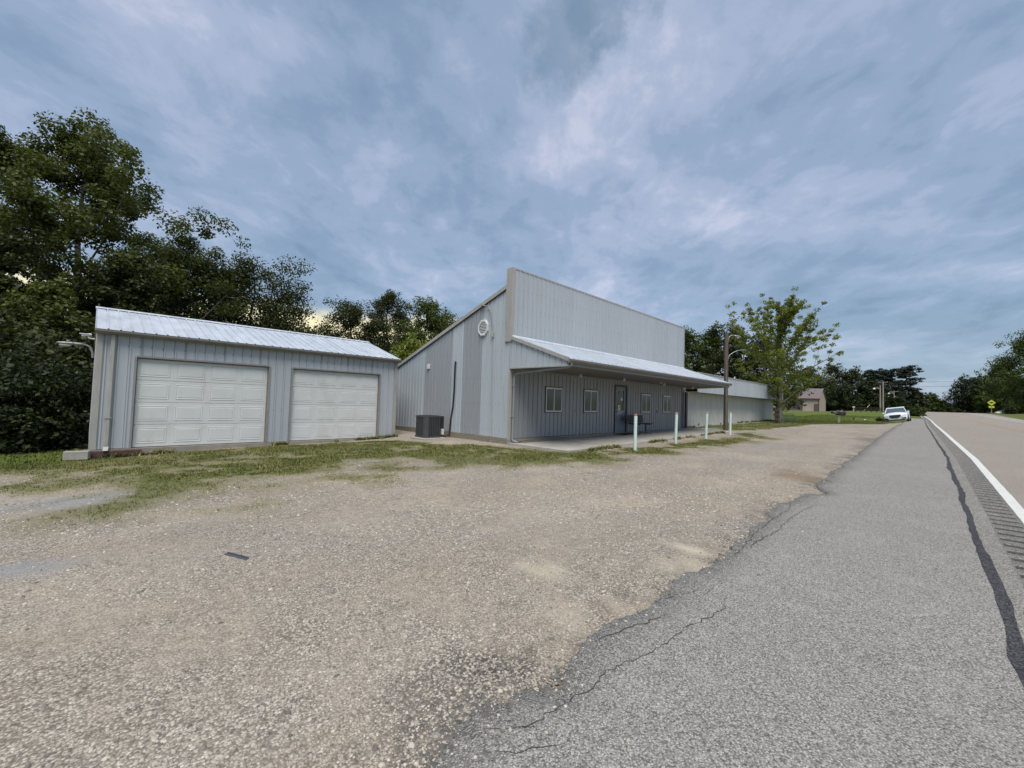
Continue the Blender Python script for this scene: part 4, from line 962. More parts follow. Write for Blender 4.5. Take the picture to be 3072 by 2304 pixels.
for k, (xa, xb, ya, dz, lab) in enumerate(((9.95, 12.5, 9.30, .0, 'lower weathered board of two lying at the porch wall foot'), (9.85, 12.1, 9.38, .042, 'upper weathered board resting on another at the porch wall foot'))):
    b = MB(); w = .16
    b.add([(x, y, slabz(x)+dz+q) for x, y in ((xa, ya), (xb, ya+.06), (xb, ya+.06+w), (xa, ya+w)) for q in (.003, .041)], [(1, 3, 5, 7), (0, 2, 4, 6), (0, 1, 3, 2), (2, 3, 5, 4), (4, 5, 7, 6), (6, 7, 1, 0)])
    tag(b.build('lumber_board', m_timber), lab, 'board')

# bollards
def build_bollards():
    pos = [(1905, 1351, 'pale mint steel bollard with a faded red top, nearest of the row of four', 1.10, m_capred, (.0, .004)),
           (2026.5, 1331, 'pale mint steel bollard with tan top, second in the row in front of the porch', 1.10, m_captan, (.03, -.02)),
           (2117.5, 1315.6, 'pale mint steel bollard third in the row, in front of the annex wall', 1.08, m_captan, (.04, -.03)),
           (2190, 1305, 'pale mint steel bollard farthest in the row, just beside the wooden lamp pole', 1.06, m_captan, (.02, -.02))]
    for px, py, lab, h, cap, ln in pos:
        p = hit(px, py); z = gz(p[0], p[1])
        t = thing('bollard', lab, 'bollard', (p[0], p[1], z-.05), 'mint bollards in front of the porch')
        t.rotation_euler = (ln[0], ln[1], 0)
        MB().tube([(0, 0, 0), (0, 0, h-.01)], .05, 20).build('post', m_mint, t, True, True)
        MB().tube([(0, 0, h-.012), (0, 0, h+.035), (0, 0, h+.05)], [.051, .0505, .04], 20).build('cap', cap, t, False, True)
build_bollards()

def build_lamp_pole():
    p = hit(2176.5, 1291.5); x, y = p[0], p[1]; z = gz(x, y); H = 5.12
    t = thing('lamp_pole', 'brown wooden lamp pole with two curved arms beside the porch end', 'pole', (x, y, z-.1))
    MB().tube([(x, y, z-.1), (x+.0, y, z+2.5), (x+.01, y, z+H)], [.115, .10, .092], 14).build('pole', m_pole, t, True)
    # arms reach towards the road and away
    u = np.array([.80, -.60, 0])
    def P(d, h): return tuple(np.array([x, y, z])+u*(.10+d)+np.array([0, 0, h]))
    MB().tube([P(.0, 4.72), P(.02, 4.84), P(.07, 4.96), P(.2, 5.03), P(.38, 5.04)], .022, 8).build('upper_arm', m_galv, t, True)
    hd = MB(); prev = None
    for d, w, hh in ((.36, .03, .03), (.42, .06, .045), (.55, .085, .05), (.68, .08, .04), (.76, .02, .015)):
        c = np.array(P(d, 5.03-(d-.36)*.18)); w_ = np.array([.6, .8, 0])
        ring = [tuple(c+w_*w*math.cos(k*math.pi/5)+np.array([0, 0, hh*math.sin(k*math.pi/5)])) for k in range(10)]
        if prev: hd.add(prev+ring, [(k, (k+1) % 10, 10+(k+1) % 10, 10+k) for k in range(10)])
        prev = ring
    hd.build('lamp_head', m_galv, t, True)
    MB().tube([P(.56, 4.98), P(.57, 4.92), P(.58, 4.88)], [.075, .06, .01], 10).build('lamp_lens', m_bulb, t, True)
    MB().tube([P(.0, 3.70), P(.02, 3.85), P(.10, 3.98), P(.30, 4.12), P(.55, 4.24), P(.85, 4.28), P(1.05, 4.29)], .02, 8).build('lower_arm', m_galv, t, True)
    MB().bbox(x+.08, x+.16, y-.13, y-.05, z+4.36, z+4.55, .01).build('ballast_box', m_dkmetal, t)
    MB().tube([(x-.09, y-.05, z+3.2), (x-.095, y-.05, z+1.8), (x-.10, y-.05, z+.3)], .012, 6).build('ground_wire', m_galv, t)
build_lamp_pole()

# ------------------------------------------------------------------ annex
def build_annex():
    ay, by = 9.66, 9.0; ax0, ax1 = 23.45, 42.1; bx1 = 41.9; zb0, zb1 = 2.06, 3.13
    t = thing('annex_building', 'low white annex with a grey-blue fascia band and wooden lamp pole in front', 'building', (ax0, ay, .05))
    sheets(t, 'wall_panel', (0, ay, 0), (1, 0, 0), (0, -1, 0), ax0, ax1, .0, 2.08, m_annex, rib=.014)
    MB().box(ax0, ax0+.05, ay, 17, .0, 3.0).build('end_wall', m_annex, t); MB().box(ax1-.05, ax1, ay+.02, 17, .0, 2.9).build('end_wall', m_annex, t)
    MB().box(ax0, ax1, 16.95, 17, 0, 2.6).build('rear_wall', m_annex, t)
    sheets(t, 'fascia_panel', (0, by, 0), (1, 0, 0), (0, -1, 0), ax0+.0, bx1+.6, zb0, zb1, m_panel_w)
    MB().box(ax0-.0, bx1+.62, by-.03, by+.10, zb1, zb1+.045).build('fascia_cap', m_trim, t)
    MB().box(ax0-.0, bx1+.60, by-.024, by+.02, zb0-.03, zb0-.002).build('fascia_trim', m_dkmetal, t)
    sheets(t, 'fascia_panel', (bx1+.6, 0, 0), (0, 1, 0), (1, 0, 0), by, ay+.4, zb0, zb1, m_panel_w)
    MB().box(ax0, bx1+.59, by+.02, ay-.02, zb0+.02, zb0+.05).build('soffit', m_trim_d, t)
    sl = math.hypot(8.2, .55)
    sheets(t, 'roof_panel', (ax0, 17.2, 2.6), (1, 0, 0), (0, .067, .998), 0, bx1+.6-ax0, 0, sl, m_roof, (0, -8.2/sl, .55/sl))
    MB().tube([(36.2, 11, 3.0), (36.2, 11, 3.75)], .05, 8).build('vent_pipe', m_white, t)
    # dark passage post and downspout at the joint with the store
    MB().bbox(ax0-.24, ax0-.03, ay-.16, ay+.05, .05, 2.05, .01).build('joint_post', m_dkmetal, t)
    MB().box(ax0-.45, ax0-.02, ay+.3, ay+.35, .05, 2.9).build('joint_panel', m_panel_d, t)
    for x in (25.3, 29.0, 33.5):
        MB().bbox(x, x+.12, ay-.05, ay-.015, .28 if x > 30 else .2, .36 if x > 30 else .27, .005).build('base_vent', m_dkmetal, t)
build_annex()

# ------------------------------------------------------------------ trees
def leaf_quads(cen, rad, n_each, size, rng, flat=.75, up=.35, aspect=.62):
    cen = np.asarray(cen); m = len(cen); tot = int(m*n_each)
    idx = rng.integers(0, m, tot)
    d = rng.normal(0, 1, (tot, 3)); d /= np.linalg.norm(d, axis=1)[:, None]; d *= (rng.random(tot)**.45)[:, None]
    d[:, 2] *= flat
    P = cen[idx]+d*np.asarray(rad)[idx][:, None]
    nrm = rng.normal(0, .62, (tot, 3))+d*1.0; nrm[:, 2] += up*2; nrm /= np.linalg.norm(nrm, axis=1)[:, None]
    a = rng.normal(0, 1, (tot, 3)); a -= nrm*np.sum(a*nrm, 1)[:, None]; a /= np.linalg.norm(a, axis=1)[:, None]; b = np.cross(nrm, a)
    s = size*rng.uniform(.6, 1.35, tot)[:, None]
    V = np.stack([P-a*s*.5, P+b*s*.5*aspect-nrm*s*.06, P+a*s*.5-nrm*s*.14, P-b*s*.5*aspect-nrm*s*.06], 1).reshape(-1, 3)
    return V, np.arange(len(V)).reshape(-1, 4)
def limb(mb, p0, d, L, r0, r1, rng, bend=.25, seg=4, n=6, rise=.0):
    pts = [np.array(p0)]; d = np.array(d, float); d /= np.linalg.norm(d)
    for k in range(seg):
        d = d+rng.normal(0, bend*.35, 3)+np.array([0, 0, rise]); d /= np.linalg.norm(d); pts.append(pts[-1]+d*L/seg)
    mb.tube(pts, list(np.linspace(r0, r1, seg+1)), n, False); return pts
def make_tree(name, label, base, H, W, leaf, bark, seed, nleaf=22000, lsize=.24, z0=.25, kind='oval', group=None, r0=None, clump=None, trunkvis=True, cat='tree'):
    rng = np.random.default_rng(seed); t = thing(name, label, cat, base, group)
    tr = MB(); r0 = r0 or H*.016
    lean = rng.normal(0, .02, 2); tp = []
    nseg = 7
    for k in range(nseg+1):
        f = k/nseg; tp.append(np.array([lean[0]*H*f+rng.normal(0, .012*H)*(f > 0), lean[1]*H*f+rng.normal(0, .012*H)*(f > 0), H*.90*f]))
    tp[0][2] = -.3
    tr.tube(tp, [r0*(1.25 if k == 0 else 1)*(1-.9*k/nseg)+.02 for k in range(nseg+1)], 9, False)
    cen, rad = [], []
    cl = clump or W*.10
    def trunk(f):
        q = f*nseg; i = min(int(q), nseg-1); return tp[i]*(1-q+i)+tp[i+1]*(q-i)
    def prof_r(f):        # crown radius at relative height f in 0..1 of the crown
        if kind == 'oval': return max(.12, math.sin(math.pi*min(1, (f*.93+.07))**.8)**.75)
        if kind == 'spread': return max(.2, math.sin(math.pi*min(1, f*.85+.13)**1.1)**.55)
        if kind == 'column': return max(.15, (1-f)**.6*.95 if f > .3 else .7+.3*f/.3)
        if kind == 'pine': return max(.12, (1-f)**.7*.95+.06) if f > .15 else .8
        if kind == 'sparse': return (1.0 if f < .5 else max(.2, 1-(f-.5)*1.55))
        return 1
    nb = {'pine': 34, 'sparse': 30}.get(kind, 26)
    for k in range(nb):
        f = (k+rng.random())/nb; h = (z0+(.97-z0)*f); az = k*2.4+rng.normal(0, .35)
        Rr = W*.5*prof_r(f)*rng.uniform(.72, 1.12); p = trunk(min(.999, h/.92*.98))
        if kind == 'pine':
            el = rng.uniform(-.08, .22)+.35*max(0, f-.6); p = trunk(min(.999, h))
        elif kind == 'sparse': el = rng.uniform(.5, .9)+.35*f; p = trunk(max(.08, min(.999, h-.05)))
        else:
            el = rng.uniform(.05, .6)+.5*f; drop = Rr*math.tan(el)*.8; p = trunk(max(.12, min(.999, (h*H-drop)/(H*.92))))
        d = (math.cos(az)*math.cos(el), math.sin(az)*math.cos(el), math.sin(el))
        L = Rr/max(.35, math.cos(el))
        L = min(L, max(.4, (H-p[2])/max(.15, math.sin(max(el, .05)))*.92))
        pts = limb(tr, p, d, L, r0*(.42*(1-f)+.10), r0*.05, rng, .28, 5, 5)
        for q in range(1, len(pts)):
            w = q/(len(pts)-1)
            if kind == 'sparse':
                for e in range(3):
                    cen.append(pts[q]*(1-e/3)+pts[q-1]*(e/3)+rng.normal(0, cl*.25, 3)); rad.append(cl*rng.uniform(.45, .8)*(1.15-.45*w))
            elif kind == 'pine':
                if w > .3:
                    for e in range(3): cen.append(pts[q]+rng.normal(0, 1, 3)*np.array([cl, cl, cl*.22])); rad.append(cl*rng.uniform(.5, 1.0))
            else:
                if w < .35: continue
                for e in range(2+int(3*w)):
                    cen.append(pts[q]+rng.normal(0, cl*.75, 3)); rad.append(cl*rng.uniform(.6, 1.15))
        if kind not in ('pine',):
            for e in range(2 if kind != 'sparse' else 3):
                q = rng.integers(2, 5); dd = np.array(d)+rng.normal(0, .7 if kind != 'sparse' else .45, 3); dd[2] += .15
                sp = limb(tr, pts[q], dd, L*rng.uniform(.25, .5), r0*.07, r0*.02, rng, .3, 3, 4)
                for pt in sp[1:]:
                    cen.append(pt); rad.append(cl*(rng.uniform(.6, 1.1) if kind != 'sparse' else rng.uniform(.35, .6)))
    cen = np.array(cen); rad = np.array(rad)
    flat = .3 if kind == 'pine' else .75
    V, Fq = leaf_quads(cen, rad, nleaf/len(cen), lsize, rng, flat, aspect=.35 if kind == 'pine' else .66)
    o = tr.build('trunk', bark, t, True, True)
    c = npmesh('crown', V, Fq, leaf, t); return t
def px_tree(name, label, px, top, D, wpx, leaf, bark, seed, group=None, **kw):
    b = dep(px, top, D); z = gz(b[0], b[1]); H = b[2]-z; W = wpx*mpp(px, D)
    return make_tree(name, label, (b[0], b[1], z), H*1.0, W, leaf, bark, seed, group=group, **kw)
GL = 'trees of the woods behind the garage'
px_tree('broadleaf_tree', 'tallest broad crowned tree at the left above the garage', 262, 376, 37, 1000, lf_olive, m_barkp, 1, GL, nleaf=120000, lsize=.18, z0=.2, kind='oval', clump=.95)
px_tree('broadleaf_tree', 'dark leafy tree cut by the left picture edge below the tallest crown', -60, 640, 31, 420, lf_dark, m_bark, 2, GL, nleaf=36000, lsize=.19, z0=.06, kind='oval')
px_tree('broadleaf_tree', 'dark vine-covered tree just right of the tallest crown', 345, 765, 33, 380, lf_dark, m_bark, 3, GL, nleaf=38000, lsize=.18, z0=.08, kind='oval')
px_tree('broadleaf_tree', 'dark round topped oak rising behind the garage roof left of the lower oak', 605, 752, 44, 420, lf_dark, m_bark, 4, GL, nleaf=54000, lsize=.19, z0=.12, kind='spread')
px_tree('broadleaf_tree', 'spreading dark oak at the right end of the woods behind the garage roof', 770, 796, 44, 420, lf_dark, m_bark, 5, GL, nleaf=46000, lsize=.19, z0=.15, kind='spread')
px_tree('broadleaf_tree', 'shorter olive leafed tree in front of the tall tree left of the garage', 120, 830, 29, 460, lf_olive, m_bark, 6, GL, nleaf=36000, lsize=.17, z0=.05, kind='oval')
px_tree('broadleaf_tree', 'low dark tree between the two oaks just above the garage roof', 480, 820, 36, 330, lf_dark, m_bark, 7, GL, nleaf=18000, lsize=.25, z0=.05, kind='oval')
px_tree('broadleaf_tree', 'distant low treetop in the gap of bright sky above the garage roof', 925, 992, 75, 170, lf_dark, m_bark, 8, GL, nleaf=8000, lsize=.4, z0=.1, kind='spread')
GC = 'trees between the garage and the store'
px_tree('broadleaf_tree', 'dark spreading tree left of the pair seen over the garage ridge end', 1060, 912, 50, 240, lf_dark, m_bark, 11, GC, nleaf=30000, lsize=.2, z0=.1, kind='spread')
px_tree('broadleaf_tree', 'narrow tallest tree between the garage and the store', 1175, 862, 54, 190, lf_dark, m_bark, 12, GC, nleaf=28000, lsize=.2, z0=.15, kind='oval')
px_tree('broadleaf_tree', 'fresh green tree right of the tallest one between garage and store', 1262, 900, 46, 215, lf_mid, m_bark, 13, GC, nleaf=28000, lsize=.19, z0=.1, kind='oval')
px_tree('broadleaf_tree', 'green treetop peeking over the sloping store roof edge', 1340, 940, 50, 190, lf_mid, m_bark, 14, GC, nleaf=20000, lsize=.2, z0=.1, kind='oval')
px_tree('broadleaf_tree', 'small bright green tree low beside the garage roof corner', 1240, 1015, 34, 190, lf_light, m_bark, 15, GC, nleaf=6500, lsize=.22, z0=.1, kind='oval')
GR = 'trees behind the annex'
px_tree('broadleaf_tree', 'green tree right against the end of the tall false front', 2068, 985, 62, 180, lf_mid, m_bark, 21, GR, nleaf=14000, lsize=.27, z0=.1, kind='column')
px_tree('broadleaf_tree', 'pointed green tree left of the wooden lamp pole top', 2132, 980, 66, 150, lf_mid, m_bark, 22, GR, nleaf=14000, lsize=.28, z0=.1, kind='column')
px_tree('broadleaf_tree', 'dark tree right behind the wooden lamp pole arms', 2210, 978, 62, 200, lf_dark, m_bark, 23, GR, nleaf=15000, lsize=.28, z0=.1, kind='oval')
px_tree('broadleaf_tree', 'dark tree behind the light green yard tree', 2300, 1010, 66, 200, lf_dark, m_bark, 24, GR, nleaf=13000, lsize=.3, z0=.06, kind='oval')
# the pale yard tree
tb = hit(2338, 1267)
_H = dep(2362, 874, math.hypot(tb[0], tb[1]))[2]-gz(tb[0], tb[1])
make_tree('yard_tree', 'light green yard tree with long upright branches at the end of the annex', (tb[0]+.6, tb[1]+.1, gz(tb[0], tb[1])), _H*.92, 7.6, lf_light, m_barkp, 31, 36000, .12, .16, 'sparse', r0=.17, clump=.5)
GF = 'dark trees far across the lawn'
for k, (px, top, D, w, kd, lf, lab) in enumerate([
    (2420, 1100, 190, 130, 'oval', lf_dark, 'far dark tree just above the tan barn roof'),
    (2500, 1092, 190, 140, 'oval', lf_dark, 'far dark tree right of the tan barn across the lawn'),
    (2555, 1106, 190, 120, 'oval', lf_dark, 'far dark tree left of the group of tall pines'),
    (2600, 1145, 178, 110, 'oval', lf_bush, 'lower dark tree above the left end of the rail fence'),
    (2470, 1150, 182, 90, 'oval', lf_bush, 'dark low tree directly beside the right corner of the tan barn'),
    (2530, 1160, 175, 110, 'oval', lf_bush, 'dark low tree at the far edge of the lawn behind the mailbox'),
    (2748, 1170, 215, 70, 'oval', lf_bush, 'mid green tree at the right foot of the tallest pine'),
    (2795, 1182, 240, 70, 'oval', lf_mid, 'round green tree beside the road where it crests'),
    (2832, 1204, 260, 55, 'oval', lf_dark, 'small dark tree left of the gap above the road crest'),
    (2870, 1216, 300, 50, 'oval', lf_dark, 'small hazy tree in the gap above the road crest'),
    (2680, 1195, 185, 80, 'spread', lf_bush, 'brownish low tree behind the white parked car')]):
    px_tree('far_tree', lab, px, top, D, w, lf, m_bark, 40+k, GF, nleaf=9000, lsize=D*.0028, z0=.02, kind=kd)
GP = 'tall pines by the road'
for k, (px, top, w, lab) in enumerate([(2612, 1096, 115, 'leftmost tall pine behind the utility poles'), (2655, 1092, 105, 'middle tall pine behind the utility poles'), (2712, 1082, 150, 'tallest pine with layered branches right above the white car')]):
    px_tree('pine_tree', lab, px, top, 200+8*k, w, lf_pine, m_bark, 60+k, GP, nleaf=13000, lsize=.75, z0=.12, kind='pine', clump=1.3)
GRR = 'trees on the far side of the road'
for k, (px, top, D, w, lf, lab) in enumerate([
    (2915, 1132, 235, 150, lf_bush, 'spreading dark tree left of the yellow sign'),
    (2965, 1145, 230, 110, lf_mid, 'green tree directly above the yellow sign'),
    (3015, 1075, 175, 150, lf_mid, 'taller green tree right of the yellow sign'),
    (3090, 1005, 150, 290, lf_mid, 'tallest tree at the right picture edge'),
    (3060, 1140, 160, 110, lf_bush, 'low bushy tree at the right edge under the tallest one')]):
    px_tree('roadside_tree', lab, px, top, D, w, lf, m_bark, 70+k, GRR, nleaf=(28000 if k == 3 else 16000), lsize=D*.0022, z0=.02, kind='spread' if k == 0 else 'oval')
# shrubs at the wood edge
def shrub(name, label, base, H, W, leaf, seed, n=5000, ls=.13, group=None):
    rng = np.random.default_rng(seed); t = thing(name, label, 'shrub', base, group); mb = MB(); cen = []
    for k in range(9):
        a = rng.uniform(0, 6.28); L = H*rng.uniform(.6, 1.05); d = (math.cos(a)*rng.uniform(.1, .6)*W/H, math.sin(a)*rng.uniform(.1, .6)*W/H, 1)
        pts = limb(mb, (rng.normal(0, .06), rng.normal(0, .06), -.05), d, L, H*.012+.006, .005, rng, .3, 4, 5)
        for p in pts[1:]:
            for e in range(3): cen.append(p+rng.normal(0, W*.12, 3))
    cen = np.array(cen); cen[:, 2] = np.abs(cen[:, 2])
    V, Fq = leaf_quads(cen, np.full(len(cen), W*.17), n/len(cen), ls, rng, .8)
    mb.build('stems', m_bark, t, True, True); npmesh('foliage', V, Fq, leaf, t); return t
GS = 'undergrowth at the edge of the woods'
for k, (px, D, H, W, lf, lab) in enumerate([
    (20, 22, 3.0, 2.6, lf_bush, 'leafy dark shrub at the left picture edge beyond the lawn'),
    (95, 22.5, 3.6, 2.4, lf_bush, 'tallest shrub at the wood edge left of the garage'),
    (165, 22, 2.4, 2.0, lf_bush, 'rounded shrub at the wood edge left of the garage lamp'),
    (215, 23, 3.2, 2.2, lf_bush, 'dark shrub tucked close to the left garage wall'),
    (-60, 21, 2.4, 2.4, lf_bush, 'low shrub half out of the picture at far left'),
    (60, 20.5, 1.3, 1.6, lf_bush, 'knee high weedy shrub on the lawn edge at left'),
    (140, 27, 5.0, 3.6, lf_dark, 'tall dark thicket deep in the woods left of the garage'),
    (30, 27, 5.0, 3.6, lf_dark, 'tall dark thicket deep in the woods at the left edge'),
    (240, 28, 5.5, 3.6, lf_dark, 'tall dark thicket directly behind the garage lamp arm'),
    (-80, 28, 5.5, 4.0, lf_dark, 'tall dark thicket beyond the left picture edge')]):
    b = dep(px, 1200, D); shrub('shrub', lab, (b[0], b[1], gz(b[0], b[1])), H, W, lf, 90+k, 5200, .15 if D < 25 else .22, GS)
woods = []
rng = np.random.default_rng(99)
cen = np.stack([rng.uniform(-45, 48, 420), rng.uniform(47, 62, 420), rng.uniform(-3, 7.5, 420)], -1); cen[:, 2] += 0
V, Fq = leaf_quads(cen, np.full(420, 2.6), 75, .75, rng, .8)
o = stuff(npmesh('far_woods', V, Fq, lf_dark)); tag(o, 'dark mass of woods far behind the garage and store', 'woods')
cen = np.stack([rng.uniform(250, 420, 200), rng.uniform(-70, 60, 200), rng.uniform(-4, 5.0, 200)], -1)
V, Fq = leaf_quads(cen, np.full(200, 5), 60, 1.6, rng, .8)
o = stuff(npmesh('horizon_woods', V, Fq, lf_dark)); tag(o, 'low line of woods beyond the crest of the road', 'woods')
cen = np.stack([rng.uniform(175, 240, 260), rng.uniform(8, 60, 260), rng.uniform(0, 6.5, 260)], -1)
V, Fq = leaf_quads(cen, np.full(260, 3.2), 60, 1.0, rng, .8)
o = stuff(npmesh('lawn_edge_woods', V, Fq, lf_bush)); tag(o, 'dark hedge of undergrowth along the far edge of the lawn', 'woods')

# ------------------------------------------------------------------ barn, fence, poles, mailbox and other far things
def build_barn():
    D = 150; r = dep(2457, 1234, D); X = r[0]; y0 = r[1]; z = r[2]-.05; mp_ = .0985
    h = (1234-1196)*mp_; 
    W = 17.5; t = thing('barn', 'tan steel barn with brown roof across the lawn', 'barn', (X, y0, z))
    yv = lambda px: C0[1]+ray(px, 1230)[1]/ray(px, 1230)[0]*X
    y1 = y0+W; dep_ = 11.0; rz = h+3.0
    sheets(t, 'wall_panel', (X, 0, z), (0, 1, 0), (-1, 0, 0), y0, y1, 0, h, m_tan, width=2.4)
    [MB().box(*q, z, z+h).build('wall', m_tan, t) for q in ((X+.05, X+dep_, y0, y0+.1), (X+.05, X+dep_, y1-.1, y1), (X+dep_, X+dep_+.1, y0, y1))]
    MB().add([(X, y0, z+h), (X+dep_/2, y0, z+rz), (X+dep_, y0, z+h)], [(0, 1, 2)]).build('gable', m_tan, t); MB().add([(X, y1, z+h), (X+dep_/2, y1, z+rz), (X+dep_, y1, z+h)], [(0, 1, 2)]).build('gable', m_tan, t)
    MB().prism([(X-.4, z+h-.12), (X+dep_/2, z+rz), (X+dep_/2, z+rz+.12), (X-.4, z+h+.02)], 'y', y0-.3, y1+.3).build('roof', m_barnroof, t)
    MB().prism([(X+dep_+.4, z+h-.12), (X+dep_/2, z+rz), (X+dep_/2, z+rz+.12), (X+dep_+.4, z+h+.02)], 'y', y0-.3, y1+.3).build('roof', m_barnroof, t)
    MB().box(X-.42, X-.36, y0-.3, y1+.3, z+h-.35, z+h-.02).build('eave_trim', m_maroon, t)
    MB().box(X-.06, X+.02, y0-.05, y0+.15, z, z+h-.1).build('corner_trim', m_maroon, t)
    a, b = yv(2406), yv(2371); q = 31*mp_
    d = MB().box(X-.12, X-.04, b-a and a, b, z+.05, z+q).build('roller_door', m_brown, t)
    MB().box(X-.14, X-.02, a-.15, a, z, z+q+.15).box(X-.14, X-.02, b, b+.15, z, z+q+.15).box(X-.14, X-.02, a, b, z+q, z+q+.15).build('door_frame', m_maroon, d)
    a, b = yv(2456), yv(2444); d2 = MB().box(X-.12, X-.04, a, b, z+.05, z+20.5*mp_).build('door', m_brown, t)
    MB().box(X-.14, X-.02, a-.1, a, z, z+20.5*mp_+.1).box(X-.14, X-.02, b, b+.1, z, z+20.5*mp_+.1).box(X-.14, X-.02, a, b, z+20.5*mp_, z+20.5*mp_+.1).build('door_frame', m_maroon, d2)
    MB().box(X-3.5, X-.1, yv(2440), yv(2370), z-.25, z+.06).build('apron', m_conc, t)
build_barn()
def build_fence():
    a = hit(2566, 1234); X = 118.; ys = np.linspace(dep(2566, 1230, 118)[1], dep(2646, 1230, 118)[1], 6)
    zf = lambda y: gz(X, y)
    t = thing('rail_fence', 'dark wooden rail fence at the top of the lawn near the utility poles', 'fence', (X, float(ys[0]), zf(ys[0])))
    for y in ys: MB().bbox(X-.08, X+.08, y-.09, y+.09, zf(y)-.2, zf(y)+1.02, .01).build('post', m_fence, t)
    for hgt in (.28, .58, .88):
        for ya, yb in zip(ys[:-1], ys[1:]):
            lo, hi = (yb, ya)
            MB().add([(X-.10, y, zf(y)+hgt+q) for y in (ya, yb) for q in (-.085, .085)]+[(X-.06, y, zf(y)+hgt+q) for y in (ya, yb) for q in (-.085, .085)], [(0, 1, 3, 2), (4, 5, 7, 6), (0, 1, 5, 4), (2, 3, 7, 6), (0, 2, 6, 4), (1, 3, 7, 5)]).build('rail', m_fence, t)
    p = dep(2561, 1230, 117); z = gz(p[0], p[1]); w = thing('white_topped_post', 'short grey post with white cap left of the rail fence', 'post', (p[0], p[1], z))
    MB().bbox(p[0]-.1, p[0]+.1, p[1]-.1, p[1]+.1, z-.1, z+.75, .01).build('post', m_post, w); MB().bbox(p[0]-.16, p[0]+.16, p[1]-.2, p[1]+.2, z+.86, z+1.15, .03).build('cap', m_white, w); MB().bbox(p[0]-.05, p[0]+.05, p[1]-.05, p[1]+.05, z+.7, z+.9, .01).build('stem', m_post, w)
build_fence()
def upole(px, top, D, r, lab, cross=True, lamp=False):
    b = dep(px, top, D); z = gz(b[0], b[1]); H = b[2]-z
    t = thing('utility_pole', lab, 'utility pole', (b[0], b[1], z)); x, y = b[0], b[1]
    MB().tube([(x, y, z-.3), (x, y, z+H*.5), (x, y, z+H)], [r, r*.85, r*.7], 10).build('pole', m_upole, t, True)
    if cross:
        MB().bbox(x-.06, x+.06, y-1.1, y+1.1, z+H-.35, z+H-.22, .01).build('crossarm', m_upole, t)
        for dy in (-.95, 0, .95): MB().tube([(x, y+dy, z+H-.22), (x, y+dy, z+H-.06)], .05, 6).build('insulator', m_trim, t)
    if lamp:
        MB().tube([(x, y, z+H-.9), (x-.2, y+.7, z+H-.75), (x-.3, y+1.3, z+H-.8)], .05, 6).build('lamp_arm', m_galv, t)
        MB().tube([(x-.3, y+1.3, z+H-1.15), (x-.3, y+1.3, z+H-.95), (x-.3, y+1.3, z+H-.7)], [.32, .30, .12], 10).build('lamp_head', m_white, t, True)
    return np.array([x, y, z+H])
A = upole(2649, 1144, 165, .20, 'tall grey utility pole with crossarm behind the white car')
B = upole(2640.5, 1156, 160, .19, 'grey utility pole with a round lamp left of the tall crossarm pole', False, True)
Cc = upole(2682, 1172, 190, .16, 'thin far utility pole right of the crossarm pole above the white car roof', True, True)
e0 = dep(2592, 1224, 150); e0[2] = gz(e0[0], e0[1]); e1 = B-np.array([0, 0, 2.5])
gw = MB().tube([tuple(B-np.array([0, 0, 2.5])), tuple(e0)], .03, 5).build('guy_wire', m_wire); tag(gw, 'thin guy wire slanting from the lamp pole to the lawn', 'wire')
gg = MB().tube([tuple(e0), tuple(e0+(e1-e0)*.34)], .06, 6).build('guy_guard', m_guard); tag(gg, 'yellow plastic guard on the lower part of the guy wire', 'wire guard')
def wire(a, b, sag, lab, r=.018):
    pts = [tuple(np.array(a)*(1-t)+np.array(b)*t-np.array([0, 0, sag*4*t*(1-t)])) for t in np.linspace(0, 1, 14)]
    tag(MB().tube(pts, r, 4).build('power_line', m_wire), lab, 'wire')
far = np.array([330, -2, 17.5])
wire(A+np.array([0, 1, -.1]), (95, 62, 14.5), 1.6, 'upper power line running left from the crossarm pole above the lawn', .03)
wire(A+np.array([0, 0, -.9]), (95, 62, 12.8), 1.6, 'lower power line running left from the crossarm pole above the lawn', .03)
wire(A+np.array([0, -1, -.1]), (250, -46, 19.2), 1.5, 'upper power line crossing the gap above the road crest', .03)
wire(A+np.array([0, -1, -1.2]), (250, -46, 16.4), 1.5, 'lower power line crossing the gap above the road crest', .03)

def build_mailbox():
    x, y = 43.4, 5.27; z = gz(x, y)
    t = thing('mailbox', 'mailbox patterned in black, white and dark red on a leaning pale post', 'mailbox', (x, y, z)); t.rotation_euler = (R(6), R(-2), R(0))
    MB().bbox(-.07, .07, -.07, .07, -.15, .66, .01).build('post', m_post, t, local=True)
    MB().bbox(-.08, .08, -.34, .30, .62, .68, .01).build('shelf', m_fence, t, local=True)
    # domed box, opening to the road
    pr_ = [(-.14, .68), (.14, .68), (.14, .86), (.11, .95), (.05, 1.0), (-.05, 1.0), (-.11, .95), (-.14, .86)]
    MB().prism(pr_, 'y', -.36, .26).build('box', m_camo, t, local=True)
    MB().prism([(a*1.04, .69+(b-.69)*1.02) for a, b in pr_], 'y', -.385, -.36).build('door', m_camo, t, local=True)
    MB().bbox(.145, .155, -.1, -.06, .88, 1.10, .003).bbox(.145, .155, -.16, -.06, 1.04, 1.10, .003).build('flag', m_capred, t, local=True)
    # paper tube beside it
    MB().tube([(-.02, .30, .80), (-.02, .58, .80)], .11, 12).build('newspaper_tube', m_camo, t, local=True)
build_mailbox()
